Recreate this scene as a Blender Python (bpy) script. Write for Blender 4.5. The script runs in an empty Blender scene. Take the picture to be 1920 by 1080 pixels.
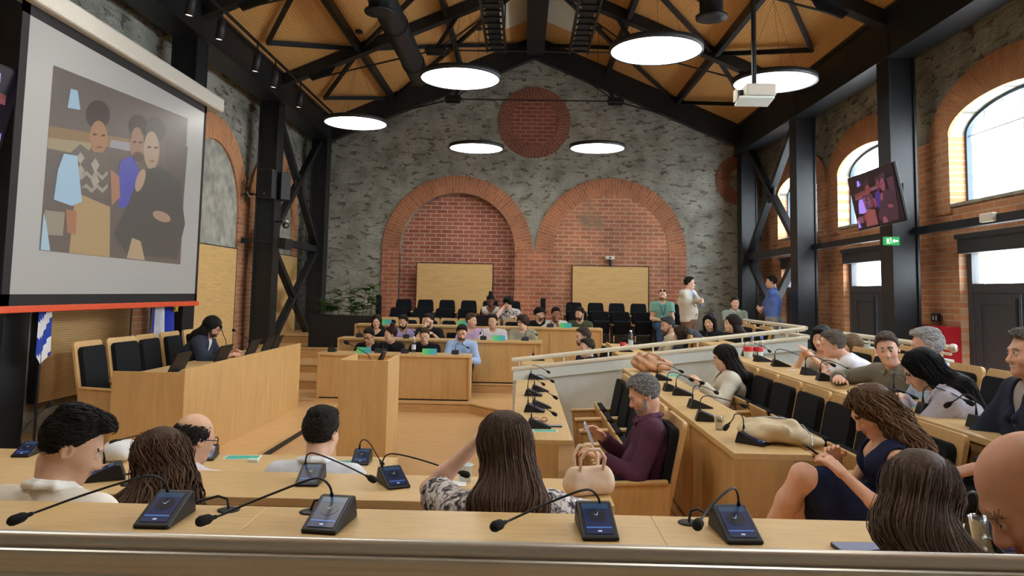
import bpy, math, random
import numpy as np
from mathutils import Vector, Matrix, Euler
from mathutils.geometry import tessellate_polygon
random.seed(7)
PI = math.pi
SC = bpy.context.scene
COL = SC.collection

# ------------------------------------------------------------------ camera
F_PX, CX, CY = 1400.0, 960.0, 430.0          # focal length and principal point in 1920x1080 pixels
CAMZ = 1.74
YAW, PITCH, ROLL = math.radians(-0.9486), math.radians(4.8006), math.radians(1.1)
_f = Vector((math.sin(YAW)*math.cos(PITCH), math.cos(YAW)*math.cos(PITCH), math.sin(PITCH)))
_r0 = Vector((math.cos(YAW), -math.sin(YAW), 0)); _u0 = _r0.cross(_f)
_r = _r0*math.cos(ROLL) + _u0*math.sin(ROLL); _u = _u0*math.cos(ROLL) - _r0*math.sin(ROLL)
cam_data = bpy.data.cameras.new('camera'); cam = bpy.data.objects.new('camera', cam_data); COL.objects.link(cam)
M3 = Matrix((_r, _u, -_f)).transposed()
cam.matrix_world = Matrix.Translation((0, 0, CAMZ)) @ M3.to_4x4()
cam_data.sensor_width = 36; cam_data.lens = F_PX*36/1920; cam_data.shift_y = -(540-CY)/1920
cam_data.clip_start = 0.05
SC.camera = cam
def _ray(px, py): return _f + _r*((px-CX)/F_PX) - _u*((py-CY)/F_PX)
def PY(px, py, y): d = _ray(px, py); t = y/d.y; return Vector((0, 0, CAMZ)) + d*t
def PX(px, py, x): d = _ray(px, py); t = x/d.x; return Vector((0, 0, CAMZ)) + d*t
def PZ(px, py, z): d = _ray(px, py); t = (z-CAMZ)/d.z; return Vector((0, 0, CAMZ)) + d*t

# ------------------------------------------------------------------ world and exposure
SC.view_settings.view_transform = 'Standard'; SC.view_settings.look = 'None'
SC.view_settings.gamma = 1.0; SC.view_settings.use_curve_mapping = False
SC.view_settings.exposure = 0.0
SKY, LAMP = 18.0, 12.0
SC.cycles.max_bounces = 8; SC.cycles.diffuse_bounces = 5; SC.cycles.transparent_max_bounces = 12
SC.cycles.sample_clamp_indirect = 6.0
W = bpy.data.worlds.new('overcast_daylight'); SC.world = W; W.use_nodes = True
W.node_tree.nodes['Background'].inputs[0].default_value = (0.84, 0.93, 1.0, 1)
W.node_tree.nodes['Background'].inputs[1].default_value = SKY

# ------------------------------------------------------------------ materials
def lin(c): return tuple((v/12.92 if v <= .04045 else ((v+.055)/1.055)**2.4) for v in (x/255 for x in c)) + (1,)
MATS = {}
def _new(name):
    m = bpy.data.materials.new(name); m.use_nodes = True
    return m, m.node_tree, m.node_tree.nodes['Principled BSDF']
def nd(t, typ, **kw):
    n = t.nodes.new(typ)
    for k, v in kw.items(): setattr(n, k, v)
    return n
def mat(name, rgb, rough=.5, metal=0, var=.06, scale=40, bump=0.0, spec=.5, coords='Object', stretch=(1, 1, 1)):
    """plain surface with a little procedural tone variation"""
    if name in MATS: return MATS[name]
    m, t, b = _new(name)
    c = lin(rgb)
    tc = nd(t, 'ShaderNodeTexCoord'); mp = nd(t, 'ShaderNodeMapping'); mp.inputs['Scale'].default_value = stretch
    nz = nd(t, 'ShaderNodeTexNoise'); nz.inputs['Scale'].default_value = scale; nz.inputs['Detail'].default_value = 4
    t.links.new(tc.outputs[coords], mp.inputs[0]); t.links.new(mp.outputs[0], nz.inputs['Vector'])
    cr = nd(t, 'ShaderNodeValToRGB')
    cr.color_ramp.elements[0].color = tuple(max(0, v*(1-var*2.2)) for v in c[:3])+(1,)
    cr.color_ramp.elements[1].color = tuple(min(1, v*(1+var*2.2)) for v in c[:3])+(1,)
    cr.color_ramp.elements[0].position = .25; cr.color_ramp.elements[1].position = .75
    t.links.new(nz.outputs['Fac'], cr.inputs[0]); t.links.new(cr.outputs[0], b.inputs['Base Color'])
    b.inputs['Roughness'].default_value = rough; b.inputs['Metallic'].default_value = metal
    b.inputs['Specular IOR Level'].default_value = spec
    if bump:
        bp = nd(t, 'ShaderNodeBump'); bp.inputs['Strength'].default_value = bump; bp.inputs['Distance'].default_value = .01
        t.links.new(nz.outputs['Fac'], bp.inputs['Height']); t.links.new(bp.outputs[0], b.inputs['Normal'])
    MATS[name] = m; return m
def emis(name, rgb, strength):
    if name in MATS: return MATS[name]
    m, t, b = _new(name)
    b.inputs['Base Color'].default_value = lin((20, 20, 20)); b.inputs['Emission Color'].default_value = lin(rgb)
    b.inputs['Emission Strength'].default_value = strength; b.inputs['Roughness'].default_value = .3
    MATS[name] = m; return m
def wood(name, rgb, grain=(1, 1, 1), var=.10, rough=.38, ribs=None):
    """veneer: stretched noise grain; ribs=(axis, per metre) adds fine grooves"""
    m, t, b = _new(name); c = lin(rgb)
    tc = nd(t, 'ShaderNodeTexCoord'); mp = nd(t, 'ShaderNodeMapping'); mp.inputs['Scale'].default_value = grain
    nz = nd(t, 'ShaderNodeTexNoise'); nz.inputs['Scale'].default_value = 6; nz.inputs['Detail'].default_value = 6; nz.inputs['Distortion'].default_value = .6
    t.links.new(tc.outputs['Object'], mp.inputs[0]); t.links.new(mp.outputs[0], nz.inputs['Vector'])
    cr = nd(t, 'ShaderNodeValToRGB')
    cr.color_ramp.elements[0].position = .3; cr.color_ramp.elements[1].position = .72
    cr.color_ramp.elements[0].color = tuple(v*(1-var*1.6) for v in c[:3])+(1,)
    cr.color_ramp.elements[1].color = tuple(min(1, v*(1+var)) for v in c[:3])+(1,)
    t.links.new(nz.outputs['Fac'], cr.inputs[0])
    out = cr.outputs[0]
    if ribs:
        ax, freq = ribs
        sp = nd(t, 'ShaderNodeSeparateXYZ'); t.links.new(tc.outputs['Object'], sp.inputs[0])
        mu = nd(t, 'ShaderNodeMath', operation='MULTIPLY'); mu.inputs[1].default_value = freq; t.links.new(sp.outputs[ax], mu.inputs[0])
        fr = nd(t, 'ShaderNodeMath', operation='FRACT'); t.links.new(mu.outputs[0], fr.inputs[0])
        lt = nd(t, 'ShaderNodeMath', operation='LESS_THAN'); lt.inputs[1].default_value = .28; t.links.new(fr.outputs[0], lt.inputs[0])
        mx = nd(t, 'ShaderNodeMixRGB', blend_type='MULTIPLY'); mx.inputs[2].default_value = (.62, .58, .52, 1)
        t.links.new(lt.outputs[0], mx.inputs[0]); t.links.new(out, mx.inputs[1]); out = mx.outputs[0]
        bp = nd(t, 'ShaderNodeBump', invert=True); bp.inputs['Strength'].default_value = .4; bp.inputs['Distance'].default_value = .006
        t.links.new(lt.outputs[0], bp.inputs['Height']); t.links.new(bp.outputs[0], b.inputs['Normal'])
    t.links.new(out, b.inputs['Base Color']); b.inputs['Roughness'].default_value = rough
    MATS[name] = m; return m
def stone(name, axes):
    """rubble masonry half buried in grey mortar; axes picks the two in-plane object axes"""
    m, t, b = _new(name)
    tc = nd(t, 'ShaderNodeTexCoord'); sp = nd(t, 'ShaderNodeSeparateXYZ'); t.links.new(tc.outputs['Object'], sp.inputs[0])
    cb = nd(t, 'ShaderNodeCombineXYZ'); t.links.new(sp.outputs[axes[0]], cb.inputs[0]); t.links.new(sp.outputs[axes[1]], cb.inputs[1])
    def noise(scale, sc=(1, 1, 1), detail=5, dist=0, off=0):
        mp = nd(t, 'ShaderNodeMapping'); mp.inputs['Scale'].default_value = sc; mp.inputs['Location'].default_value = (off, off, 0)
        t.links.new(cb.outputs[0], mp.inputs[0])
        n = nd(t, 'ShaderNodeTexNoise'); n.inputs['Scale'].default_value = scale; n.inputs['Detail'].default_value = detail; n.inputs['Distortion'].default_value = dist
        t.links.new(mp.outputs[0], n.inputs['Vector']); return n
    def ramp(src, stops):
        cr = nd(t, 'ShaderNodeValToRGB'); el = cr.color_ramp.elements
        while len(el) < len(stops): el.new(.5)
        for e, (p, c) in zip(el, stops): e.position = p; e.color = c
        t.links.new(src, cr.inputs[0]); return cr
    mort = ramp(noise(2.2, off=3).outputs['Fac'], [(.3, lin((132, 132, 120))), (.5, lin((160, 161, 150))), (.75, lin((182, 182, 172)))])
    fine = ramp(noise(28, off=9).outputs['Fac'], [(.3, (.72, .72, .72, 1)), (.7, (1.12, 1.12, 1.12, 1))])
    mx0 = nd(t, 'ShaderNodeMixRGB', blend_type='MULTIPLY'); mx0.inputs[0].default_value = 1
    t.links.new(mort.outputs[0], mx0.inputs[1]); t.links.new(fine.outputs[0], mx0.inputs[2])
    rocks = noise(4.6, (1.0, 2.3, 1), 5, .5)
    mask = ramp(rocks.outputs['Fac'], [(.57, (0, 0, 0, 1)), (.62, (.9, .9, .9, 1))])
    rockc = ramp(noise(3.1, (1, 1.6, 1), 3, off=20).outputs['Fac'], [(.35, lin((78, 76, 70))), (.5, lin((104, 98, 88))), (.65, lin((124, 106, 92)))])
    mx = nd(t, 'ShaderNodeMixRGB'); t.links.new(mask.outputs[0], mx.inputs[0]); t.links.new(mx0.outputs[0], mx.inputs[1]); t.links.new(rockc.outputs[0], mx.inputs[2])
    t.links.new(mx.outputs[0], b.inputs['Base Color']); b.inputs['Roughness'].default_value = .92
    bp = nd(t, 'ShaderNodeBump'); bp.inputs['Strength'].default_value = .9; bp.inputs['Distance'].default_value = .05
    t.links.new(rocks.outputs['Fac'], bp.inputs['Height']); t.links.new(bp.outputs[0], b.inputs['Normal'])
    MATS[name] = m; return m
def brick(name, axes, c1, c2, mortar, bw=.27, bh=.098, polar=False, patch=None):
    """brickwork in the plane of two object axes; polar lays the courses as voussoirs around the object's origin"""
    m, t, b = _new(name)
    tc = nd(t, 'ShaderNodeTexCoord'); sp = nd(t, 'ShaderNodeSeparateXYZ'); t.links.new(tc.outputs['Object'], sp.inputs[0])
    cb = nd(t, 'ShaderNodeCombineXYZ')
    a, c = sp.outputs[axes[0]], sp.outputs[axes[1]]
    if polar:
        at = nd(t, 'ShaderNodeMath', operation='ARCTAN2'); t.links.new(c, at.inputs[0]); t.links.new(a, at.inputs[1])
        mu = nd(t, 'ShaderNodeMath', operation='MULTIPLY'); mu.inputs[1].default_value = polar; t.links.new(at.outputs[0], mu.inputs[0])
        pw = nd(t, 'ShaderNodeVectorMath', operation='LENGTH'); c2b = nd(t, 'ShaderNodeCombineXYZ')
        t.links.new(a, c2b.inputs[0]); t.links.new(c, c2b.inputs[1]); t.links.new(c2b.outputs[0], pw.inputs[0])
        t.links.new(pw.outputs['Value'], cb.inputs[0]); t.links.new(mu.outputs[0], cb.inputs[1])
    else:
        t.links.new(a, cb.inputs[0]); t.links.new(c, cb.inputs[1])
    br = nd(t, 'ShaderNodeTexBrick'); t.links.new(cb.outputs[0], br.inputs['Vector'])
    br.inputs['Scale'].default_value = 1; br.inputs['Brick Width'].default_value = bw; br.inputs['Row Height'].default_value = bh
    br.inputs['Mortar Size'].default_value = .012; br.inputs['Mortar Smooth'].default_value = .3; br.inputs['Bias'].default_value = -.1
    br.inputs['Color1'].default_value = lin(c1); br.inputs['Color2'].default_value = lin(c2); br.inputs['Mortar'].default_value = lin(mortar)
    nz = nd(t, 'ShaderNodeTexNoise'); nz.inputs['Scale'].default_value = 1.1; nz.inputs['Detail'].default_value = 8; t.links.new(cb.outputs[0], nz.inputs['Vector'])
    cr = nd(t, 'ShaderNodeValToRGB'); cr.color_ramp.elements[0].position = .3; cr.color_ramp.elements[1].position = .7
    cr.color_ramp.elements[0].color = (.62, .62, .64, 1); cr.color_ramp.elements[1].color = (1.2, 1.16, 1.1, 1)
    t.links.new(nz.outputs['Fac'], cr.inputs[0])
    mx = nd(t, 'ShaderNodeMixRGB', blend_type='MULTIPLY'); mx.inputs[0].default_value = .85
    t.links.new(br.outputs['Color'], mx.inputs[1]); t.links.new(cr.outputs[0], mx.inputs[2])
    out = mx.outputs[0]
    if patch:
        n2 = nd(t, 'ShaderNodeTexNoise'); n2.inputs['Scale'].default_value = .9; n2.inputs['Detail'].default_value = 7; t.links.new(cb.outputs[0], n2.inputs['Vector'])
        c3 = nd(t, 'ShaderNodeValToRGB'); c3.color_ramp.elements[0].position = .56; c3.color_ramp.elements[1].position = .68
        t.links.new(n2.outputs['Fac'], c3.inputs[0])
        m2 = nd(t, 'ShaderNodeMixRGB'); m2.inputs[2].default_value = lin(patch); t.links.new(c3.outputs[0], m2.inputs[0]); t.links.new(out, m2.inputs[1]); out = m2.outputs[0]
    t.links.new(out, b.inputs['Base Color']); b.inputs['Roughness'].default_value = .9
    bp = nd(t, 'ShaderNodeBump', invert=True); bp.inputs['Strength'].default_value = .6; bp.inputs['Distance'].default_value = .02
    t.links.new(br.outputs['Fac'], bp.inputs['Height']); t.links.new(bp.outputs[0], b.inputs['Normal'])
    MATS[name] = m; return m
def glassy(name, tint=(1, 1, 1), gloss=.12):
    m = bpy.data.materials.new(name); m.use_nodes = True; t = m.node_tree
    for n in list(t.nodes): t.nodes.remove(n)
    o = nd(t, 'ShaderNodeOutputMaterial'); mx = nd(t, 'ShaderNodeMixShader'); tr = nd(t, 'ShaderNodeBsdfTransparent'); gl = nd(t, 'ShaderNodeBsdfGlossy')
    tr.inputs[0].default_value = (*tint, 1); gl.inputs['Roughness'].default_value = .05
    fr = nd(t, 'ShaderNodeLayerWeight'); fr.inputs[0].default_value = .5
    pw = nd(t, 'ShaderNodeMath', operation='POWER'); pw.inputs[1].default_value = 3; mu = nd(t, 'ShaderNodeMath', operation='MULTIPLY_ADD'); mu.inputs[1].default_value = gloss*2.5; mu.inputs[2].default_value = gloss*.3
    t.links.new(fr.outputs['Facing'], pw.inputs[0]); t.links.new(pw.outputs[0], mu.inputs[0]); t.links.new(mu.outputs[0], mx.inputs[0]); t.links.new(tr.outputs[0], mx.inputs[1]); t.links.new(gl.outputs[0], mx.inputs[2]); t.links.new(mx.outputs[0], o.inputs[0])
    MATS[name] = m; return m
def spotted(name, base, spots, scale=60, lo=.5, hi=.56, spots2=None):
    """printed cloth: noise blotches on a base colour"""
    m, t, b = _new(name)
    tc = nd(t, 'ShaderNodeTexCoord'); nz = nd(t, 'ShaderNodeTexNoise'); nz.inputs['Scale'].default_value = scale; nz.inputs['Detail'].default_value = 3; nz.inputs['Distortion'].default_value = 1.2
    t.links.new(tc.outputs['Object'], nz.inputs['Vector'])
    cr = nd(t, 'ShaderNodeValToRGB'); el = cr.color_ramp.elements
    el[0].position = lo; el[0].color = lin(base); el[1].position = hi; el[1].color = lin(spots)
    if spots2: e = el.new(min(1, hi+.1)); e.color = lin(spots2)
    t.links.new(nz.outputs['Fac'], cr.inputs[0]); t.links.new(cr.outputs[0], b.inputs['Base Color']); b.inputs['Roughness'].default_value = .85
    MATS[name] = m; return m

STEEL = mat('blackened_steel', (27, 31, 35), .42, 0, .15, 6, spec=.4)
STEELD = mat('dark_grey_paint', (38, 41, 45), .5, 0, .1, 8)
DARK = mat('matt_black', (16, 17, 19), .6, 0, .1, 30)
RUBBER = mat('black_plastic', (20, 21, 23), .45, 0, .08, 60, spec=.4)
FOAM = mat('black_foam', (17, 18, 20), .95, 0, .2, 400, .3)
FABRIC = mat('charcoal_fabric', (30, 32, 35), .95, 0, .12, 220, .15, spec=.2)
NAVYFAB = mat('black_upholstery', (24, 26, 31), .95, 0, .12, 220, .15, spec=.2)
BEECHT = wood('beech_top', (220, 186, 130), (1.2, 9, 9), .07, .34)
BEECHY = wood('beech_top_lengthwise', (220, 186, 130), (9, 1.2, 9), .07, .34)
BEECHV = wood('beech_panel', (210, 170, 112), (2.5, 2.5, .35), .08, .42)
BEECHC = wood('beech_chair', (214, 174, 116), (5, 5, .9), .08, .4)
FLOORW = wood('wood_floor', (222, 180, 124), (.9, 8, 8), .10, .36)
TIERW = wood('wood_tier', (210, 168, 114), (.9, 8, 8), .10, .4)
PANELW = wood('oak_wall_panel', (222, 184, 122), (.6, .6, 7), .09, .5)
PANELR = wood('ribbed_oak_panel', (220, 178, 118), (.6, .6, 5), .08, .5, ribs=(2, 38))
CEILW = wood('slatted_ceiling', (214, 164, 98), (8, .5, 8), .08, .6, ribs=(0, 24))
STONEB = stone('rubble_stone_back', (0, 2)); STONES = stone('rubble_stone_side', (1, 2))
BRICKB = brick('red_brick_infill', (0, 2), (184, 112, 90), (156, 90, 72), (206, 184, 168))
BRICKR = brick('weathered_brick_infill', (0, 2), (192, 128, 98), (162, 106, 80), (206, 178, 154), patch=(140, 120, 98))
BRICKJ = brick('orange_brick_jamb', (0, 2), (194, 122, 90), (168, 102, 76), (200, 168, 146))
BRICKS = brick('orange_brick_side', (1, 2), (206, 146, 104), (180, 122, 84), (200, 170, 142), bw=.26, bh=.082)
RINGB = brick('brick_voussoirs', (0, 2), (188, 122, 86), (164, 102, 72), (180, 144, 118), bw=.26, bh=.07, polar=1.5)
RINGC = brick('brick_voussoirs_small', (0, 2), (150, 88, 72), (132, 76, 64), (158, 122, 106), bw=.16, bh=.07, polar=.7)
RINGS = brick('brick_voussoirs_side', (1, 2), (212, 148, 100), (190, 126, 82), (196, 160, 128), bw=.24, bh=.075, polar=1.4)
PLASTER = mat('grey_plaster', (160, 160, 150), .9, 0, .18, 5, .3)
WHITE = mat('white_paint', (224, 238, 238), .5, 0, .02, 10)
CREAM = mat('cream_rail_paint', (222, 216, 196), .4, 0, .03, 20)
OFFW = mat('off_white_plastic', (214, 210, 198), .45, 0, .02, 20)
METAL = mat('brushed_steel', (205, 200, 190), .36, .75, .06, 8, stretch=(.4, 30, 30))
SILVER = mat('grey_metal', (150, 152, 154), .35, .8, .05, 30)
GLASS = glassy('window_glass'); CUPGL = glassy('clear_plastic', (.93, .95, .95), .35)
LAMPM = emis('lamp_diffuser', (255, 251, 242), LAMP)

# ------------------------------------------------------------------ mesh helpers
class MB:
    def __init__(s): s.v = []; s.f = []; s.mi = []; s.sm = []; s.m = 0; s.T = None
    def add(s, vs, fs, smooth=False, mi=None):
        o = len(s.v)
        if s.T is not None: vs = [tuple(s.T @ Vector(v)) for v in vs]
        s.v.extend([tuple(v) for v in vs]); s.f.extend([tuple(i+o for i in f) for f in fs])
        s.mi.extend([s.m if mi is None else mi]*len(fs)); s.sm.extend([smooth]*len(fs)); return s
    def box(s, x0, x1, y0, y1, z0, z1, mi=None):
        vs = [(x, y, z) for z in (z0, z1) for y in (y0, y1) for x in (x0, x1)]
        return s.add(vs, [(0, 2, 3, 1), (4, 5, 7, 6), (0, 1, 5, 4), (2, 6, 7, 3), (0, 4, 6, 2), (1, 3, 7, 5)], mi=mi)
    def hexa(s, b, t, mi=None):
        """bottom and top quads (counter-clockwise from above)"""
        return s.add(list(b)+list(t), [(3, 2, 1, 0), (4, 5, 6, 7), (0, 1, 5, 4), (1, 2, 6, 5), (2, 3, 7, 6), (3, 0, 4, 7)], mi=mi)
    def tube(s, pts, r, n=8, cap=True, mi=None, flat=False):
        pts = [Vector(p) for p in pts]; rs = r if isinstance(r, (list, tuple)) else [r]*len(pts)
        vs = []; up = None
        for i, p in enumerate(pts):
            d = (pts[min(i+1, len(pts)-1)]-pts[max(i-1, 0)]).normalized()
            if up is None: up = d.orthogonal().normalized()
            else:
                up = (up - d*up.dot(d)); up = up.normalized() if up.length > 1e-6 else d.orthogonal().normalized()
            w = d.cross(up)
            for k in range(n):
                a = 2*PI*k/n; vs.append(p + (up*math.cos(a)+w*math.sin(a))*rs[i])
        fs = [(i*n+k, i*n+(k+1) % n, (i+1)*n+(k+1) % n, (i+1)*n+k) for i in range(len(pts)-1) for k in range(n)]
        s.add(vs, fs, not flat, mi)
        if cap:
            m = len(pts)-1
            s.add(vs[:n], [tuple(range(n))[::-1]], False, mi); s.add(vs[m*n:], [tuple(range(n))], False, mi)
        return s
    def beam(s, a, b, w, h, mi=None, up=(0, 0, 1)):
        a, b = Vector(a), Vector(b); d = (b-a).normalized(); u = Vector(up)
        if abs(d.dot(u)) > .98: u = Vector((0, 1, 0))
        sd = d.cross(u).normalized()*w/2; uu = sd.cross(d).normalized()*h/2
        q = [(-1, -1), (1, -1), (1, 1), (-1, 1)]
        vs = [a+sd*i+uu*j for i, j in q]+[b+sd*i+uu*j for i, j in q]
        return s.add(vs, [(0, 1, 2, 3), (7, 6, 5, 4), (0, 4, 5, 1), (1, 5, 6, 2), (2, 6, 7, 3), (3, 7, 4, 0)], mi=mi)
    def lathe(s, prof, c=(0, 0, 0), n=24, mi=None, smooth=True, cap=True):
        vs = []; c = Vector(c)
        for r, z in prof:
            for k in range(n): a = 2*PI*k/n; vs.append(c+Vector((r*math.cos(a), r*math.sin(a), z)))
        fs = [(i*n+k, i*n+(k+1) % n, (i+1)*n+(k+1) % n, (i+1)*n+k) for i in range(len(prof)-1) for k in range(n)]
        s.add(vs, fs, smooth, mi)
        if not cap: return s
        if prof[0][0] > 1e-5: s.add(vs[:n], [tuple(range(n))[::-1]], False, mi)
        if prof[-1][0] > 1e-5: s.add(vs[-n:], [tuple(range(n))], False, mi)
        return s
    def ball(s, c, r, n=14, sq=(1, 1, 1), mi=None):
        c = Vector(c); vs = []; m = n//2
        for i in range(m+1):
            th = PI*i/m
            for k in range(n):
                a = 2*PI*k/n; vs.append(c+Vector((r*sq[0]*math.sin(th)*math.cos(a), r*sq[1]*math.sin(th)*math.sin(a), -r*sq[2]*math.cos(th))))
        fs = [(i*n+k, i*n+(k+1) % n, (i+1)*n+(k+1) % n, (i+1)*n+k) for i in range(m) for k in range(n)]
        return s.add(vs, fs, True, mi)
    def prism(s, pts, z0, z1, mi=None):
        """2-D polygon extruded in z"""
        n = len(pts); tris = tessellate_polygon([[Vector((p[0], p[1], 0)) for p in pts]])
        ar = sum(pts[i][0]*pts[(i+1) % n][1]-pts[(i+1) % n][0]*pts[i][1] for i in range(n))
        if ar < 0: pts = pts[::-1]; tris = [tuple(n-1-i for i in t) for t in tris]
        vs = [(p[0], p[1], z0) for p in pts]+[(p[0], p[1], z1) for p in pts]; fs = []
        for t in tris:
            a, b, c = (Vector((*pts[i], 0)) for i in t)
            if (b-a).cross(c-a).z < 0: t = t[::-1]
            fs.append(tuple(i+n for i in t)); fs.append(tuple(t[::-1]))
        fs += [(i, (i+1) % n, (i+1) % n+n, i+n) for i in range(n)]
        return s.add(vs, fs, mi=mi)
    def slab(s, pts3, nrm, th, mi=None):
        """planar polygon given by 3-D points, thickened by th along nrm"""
        nrm = Vector(nrm).normalized(); e1 = nrm.orthogonal().normalized(); e2 = nrm.cross(e1)
        p = [Vector(q) for q in pts3]; o = p[0]
        q = [((v-o).dot(e1), (v-o).dot(e2)) for v in p]
        T0 = s.T; M = Matrix((e1, e2, nrm)).transposed().to_4x4(); M.translation = o
        s.T = M if T0 is None else T0 @ M
        s.prism(q, 0, th, mi); s.T = T0; return s
    def build(s, name, mats, parent=None, bevel=0, loc=None):
        me = bpy.data.meshes.new(name); me.from_pydata(s.v, [], s.f)
        for m in (mats if isinstance(mats, (list, tuple)) else [mats]): me.materials.append(m)
        me.polygons.foreach_set('material_index', s.mi); me.polygons.foreach_set('use_smooth', s.sm)
        me.update()
        o = bpy.data.objects.new(name, me); COL.objects.link(o)
        if parent: o.parent = parent
        if loc: o.location = loc
        if bevel:
            b = o.modifiers.new('bevel', 'BEVEL'); b.width = bevel; b.segments = 2; b.limit_method = 'ANGLE'; b.angle_limit = .6
        return o
def tag(o, label=None, cat=None, group=None, kind=None):
    if label: o['label'] = label
    if cat: o['category'] = cat
    if group: o['group'] = group
    if kind: o['kind'] = kind
    return o
def thing(name, label, cat, loc=(0, 0, 0), rz=0, group=None):
    o = bpy.data.objects.new(name, None); COL.objects.link(o); o.empty_display_size = .1
    o.location = loc; o.rotation_euler = (0, 0, rz); return tag(o, label, cat, group)
def struct(o): o['kind'] = 'structure'; return o
KIDS = {}
def kids(o):
    return [c for c in bpy.data.objects if c.parent == o]
def dup(root, loc, rz, label, kidmap=None):
    """copy of a thing with copies of its parts and sub-parts"""
    key = root.name
    if key not in KIDS: KIDS[key] = [(c, kids(c)) for c in kids(root)]
    r = root.copy(); COL.objects.link(r); r.location = loc; r.rotation_euler = (0, 0, rz); r['label'] = label
    for c, gs in KIDS[key]:
        d = c.copy(); COL.objects.link(d); d.parent = r
        for g in gs:
            h = g.copy(); COL.objects.link(h); h.parent = d
    return r
ORD = ['first', 'second', 'third', 'fourth', 'fifth', 'sixth', 'seventh', 'eighth', 'ninth', 'tenth', 'eleventh', 'twelfth', 'thirteenth', 'fourteenth']
def arc(c, r, a0, a1, n): return [(c[0]+r*math.cos(a0+(a1-a0)*i/n), c[1]+r*math.sin(a0+(a1-a0)*i/n)) for i in range(n+1)]
# ================================================================== the room
XL, XR, YB, XC = -5.3, 5.7, 17.95, .18
ZR, SL = 7.9, .43                                   # ridge height and roof pitch
def roofz(x): return ZR - SL*abs(x-XC)
YCOL = (17.3, 13.8, 10.25, 6.7)
BAYS = (15.6, 12.4, 8.85, 5.3, 1.7)                 # window and arch centres along the side walls

# floors and tiers
struct(MB().box(XL, XR, -2, 18.3, -.2, 0).build('floor', FLOORW))
a, b = PZ(637, 758, .12), PZ(483, 850, .12)
d = (b-a)/(b.y-a.y); q = lambda y: (a.x+d.x*(y-a.y), y)
struct(MB().prism([(XL, 5.2), q(5.2), q(10.86), (XL, 10.86)], 0, .12).build('floor_stage', FLOORW))
e1, e2 = q(5.2), q(10.86)
struct(MB().beam((e1[0]+.006, e1[1], .06), (e2[0]+.006, e2[1], .06), .012, .05).build('trim_14', DARK))
tiers = [([(XL, 10.85), (-.74, 10.85), (-.12, 10.15), (-.12, 8.9), (XR, 8.9), (XR, YB), (XL, YB)], 0, .14),
         ([(XL, 11.98), (.36, 11.98), (1.1, 11.2), (1.1, 8.9), (XR, 8.9), (XR, YB), (XL, YB)], .14, .28),
         ([(XL, 13.08), (1.42, 13.08), (2.15, 12.3), (2.15, 8.9), (XR, 8.9), (XR, YB), (XL, YB)], .28, .42),
         ([(XL, 14.3), (3.0, 14.3), (3.0, YB), (XL, YB)], .42, .60), ([(XL, 15.5), (3.0, 15.5), (3.0, YB), (XL, YB)], .60, .76),
         ([(XL, -2), (XR, -2), (XR, 8.75), (1.14, 8.75), (1.14, 3.5), (XL, 3.5)], 0, .16),
         ([(XL, -2), (XR, -2), (XR, 8.75), (2.2, 8.75), (2.2, 2.36), (XL, 2.36)], .16, .34),
         ([(XL, -2), (XR, -2), (XR, .98), (XL, .98)], .34, .5)]
for p, z0, z1 in tiers:
    struct(MB().prism(p, z0, z1-.03).build('floor_tier', TIERW))
    # the walking surface with its dark shadow gap below the nosing
    n = [(x, y) for x, y in p]
    struct(MB().prism(n, z1-.022, z1).build('floor_tier_top', FLOORW))
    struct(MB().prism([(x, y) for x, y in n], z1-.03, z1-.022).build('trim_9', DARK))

# back wall: gable of rubble stone with a recessed left arch
AX, AZ, AR, AT = -1.61, 2.72, 1.39, .42
BX = 2.08
hole = [(AX-AR, .76)] + [(x, z) for x, z in arc((AX, AZ), AR, PI, 0, 28)] + [(AX+AR, .76)]
outer = [(XL-.3, 0), (XR+.3, 0), (XR+.3, roofz(XR+.3)+.05), (XC, ZR+.1), (XL-.3, roofz(XL-.3)+.05)]
def wall_xz(name, outer, holes, y0, y1, m):
    loops = [outer]+holes; flat = [p for l in loops for p in l]
    tris = tessellate_polygon([[Vector((p[0], p[1], 0)) for p in l] for l in loops])
    n = len(flat); vs = [(p[0], y0, p[1]) for p in flat]+[(p[0], y1, p[1]) for p in flat]; fs = []
    for t in tris:
        A, B, Cc = (Vector((*flat[i], 0)) for i in t)
        if (B-A).cross(Cc-A).z < 0: t = t[::-1]
        fs.append(tuple(t)); fs.append(tuple(i+n for i in t[::-1]))
    o = 0
    for l in loops:
        k = len(l)
        fs += [(o+i, o+i+n, o+(i+1) % k+n, o+(i+1) % k) for i in range(k)]; o += k
    return MB().add(vs, fs).build(name, m)
struct(wall_xz('wall_back', outer, [hole], YB, YB+.35, STONEB))
struct(wall_xz('trim_1', [(AX-AR-.02, .7)]+arc((AX, AZ), AR+.02, PI, 0, 28)+[(AX+AR+.02, .7)], [], YB+.24, YB+.34, BRICKB))
struct(wall_xz('trim_1', [(BX-AR, .7)]+arc((BX, AZ), AR, PI, 0, 28)+[(BX+AR, .7)], [], YB-.025, YB+.02, BRICKR))
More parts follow.
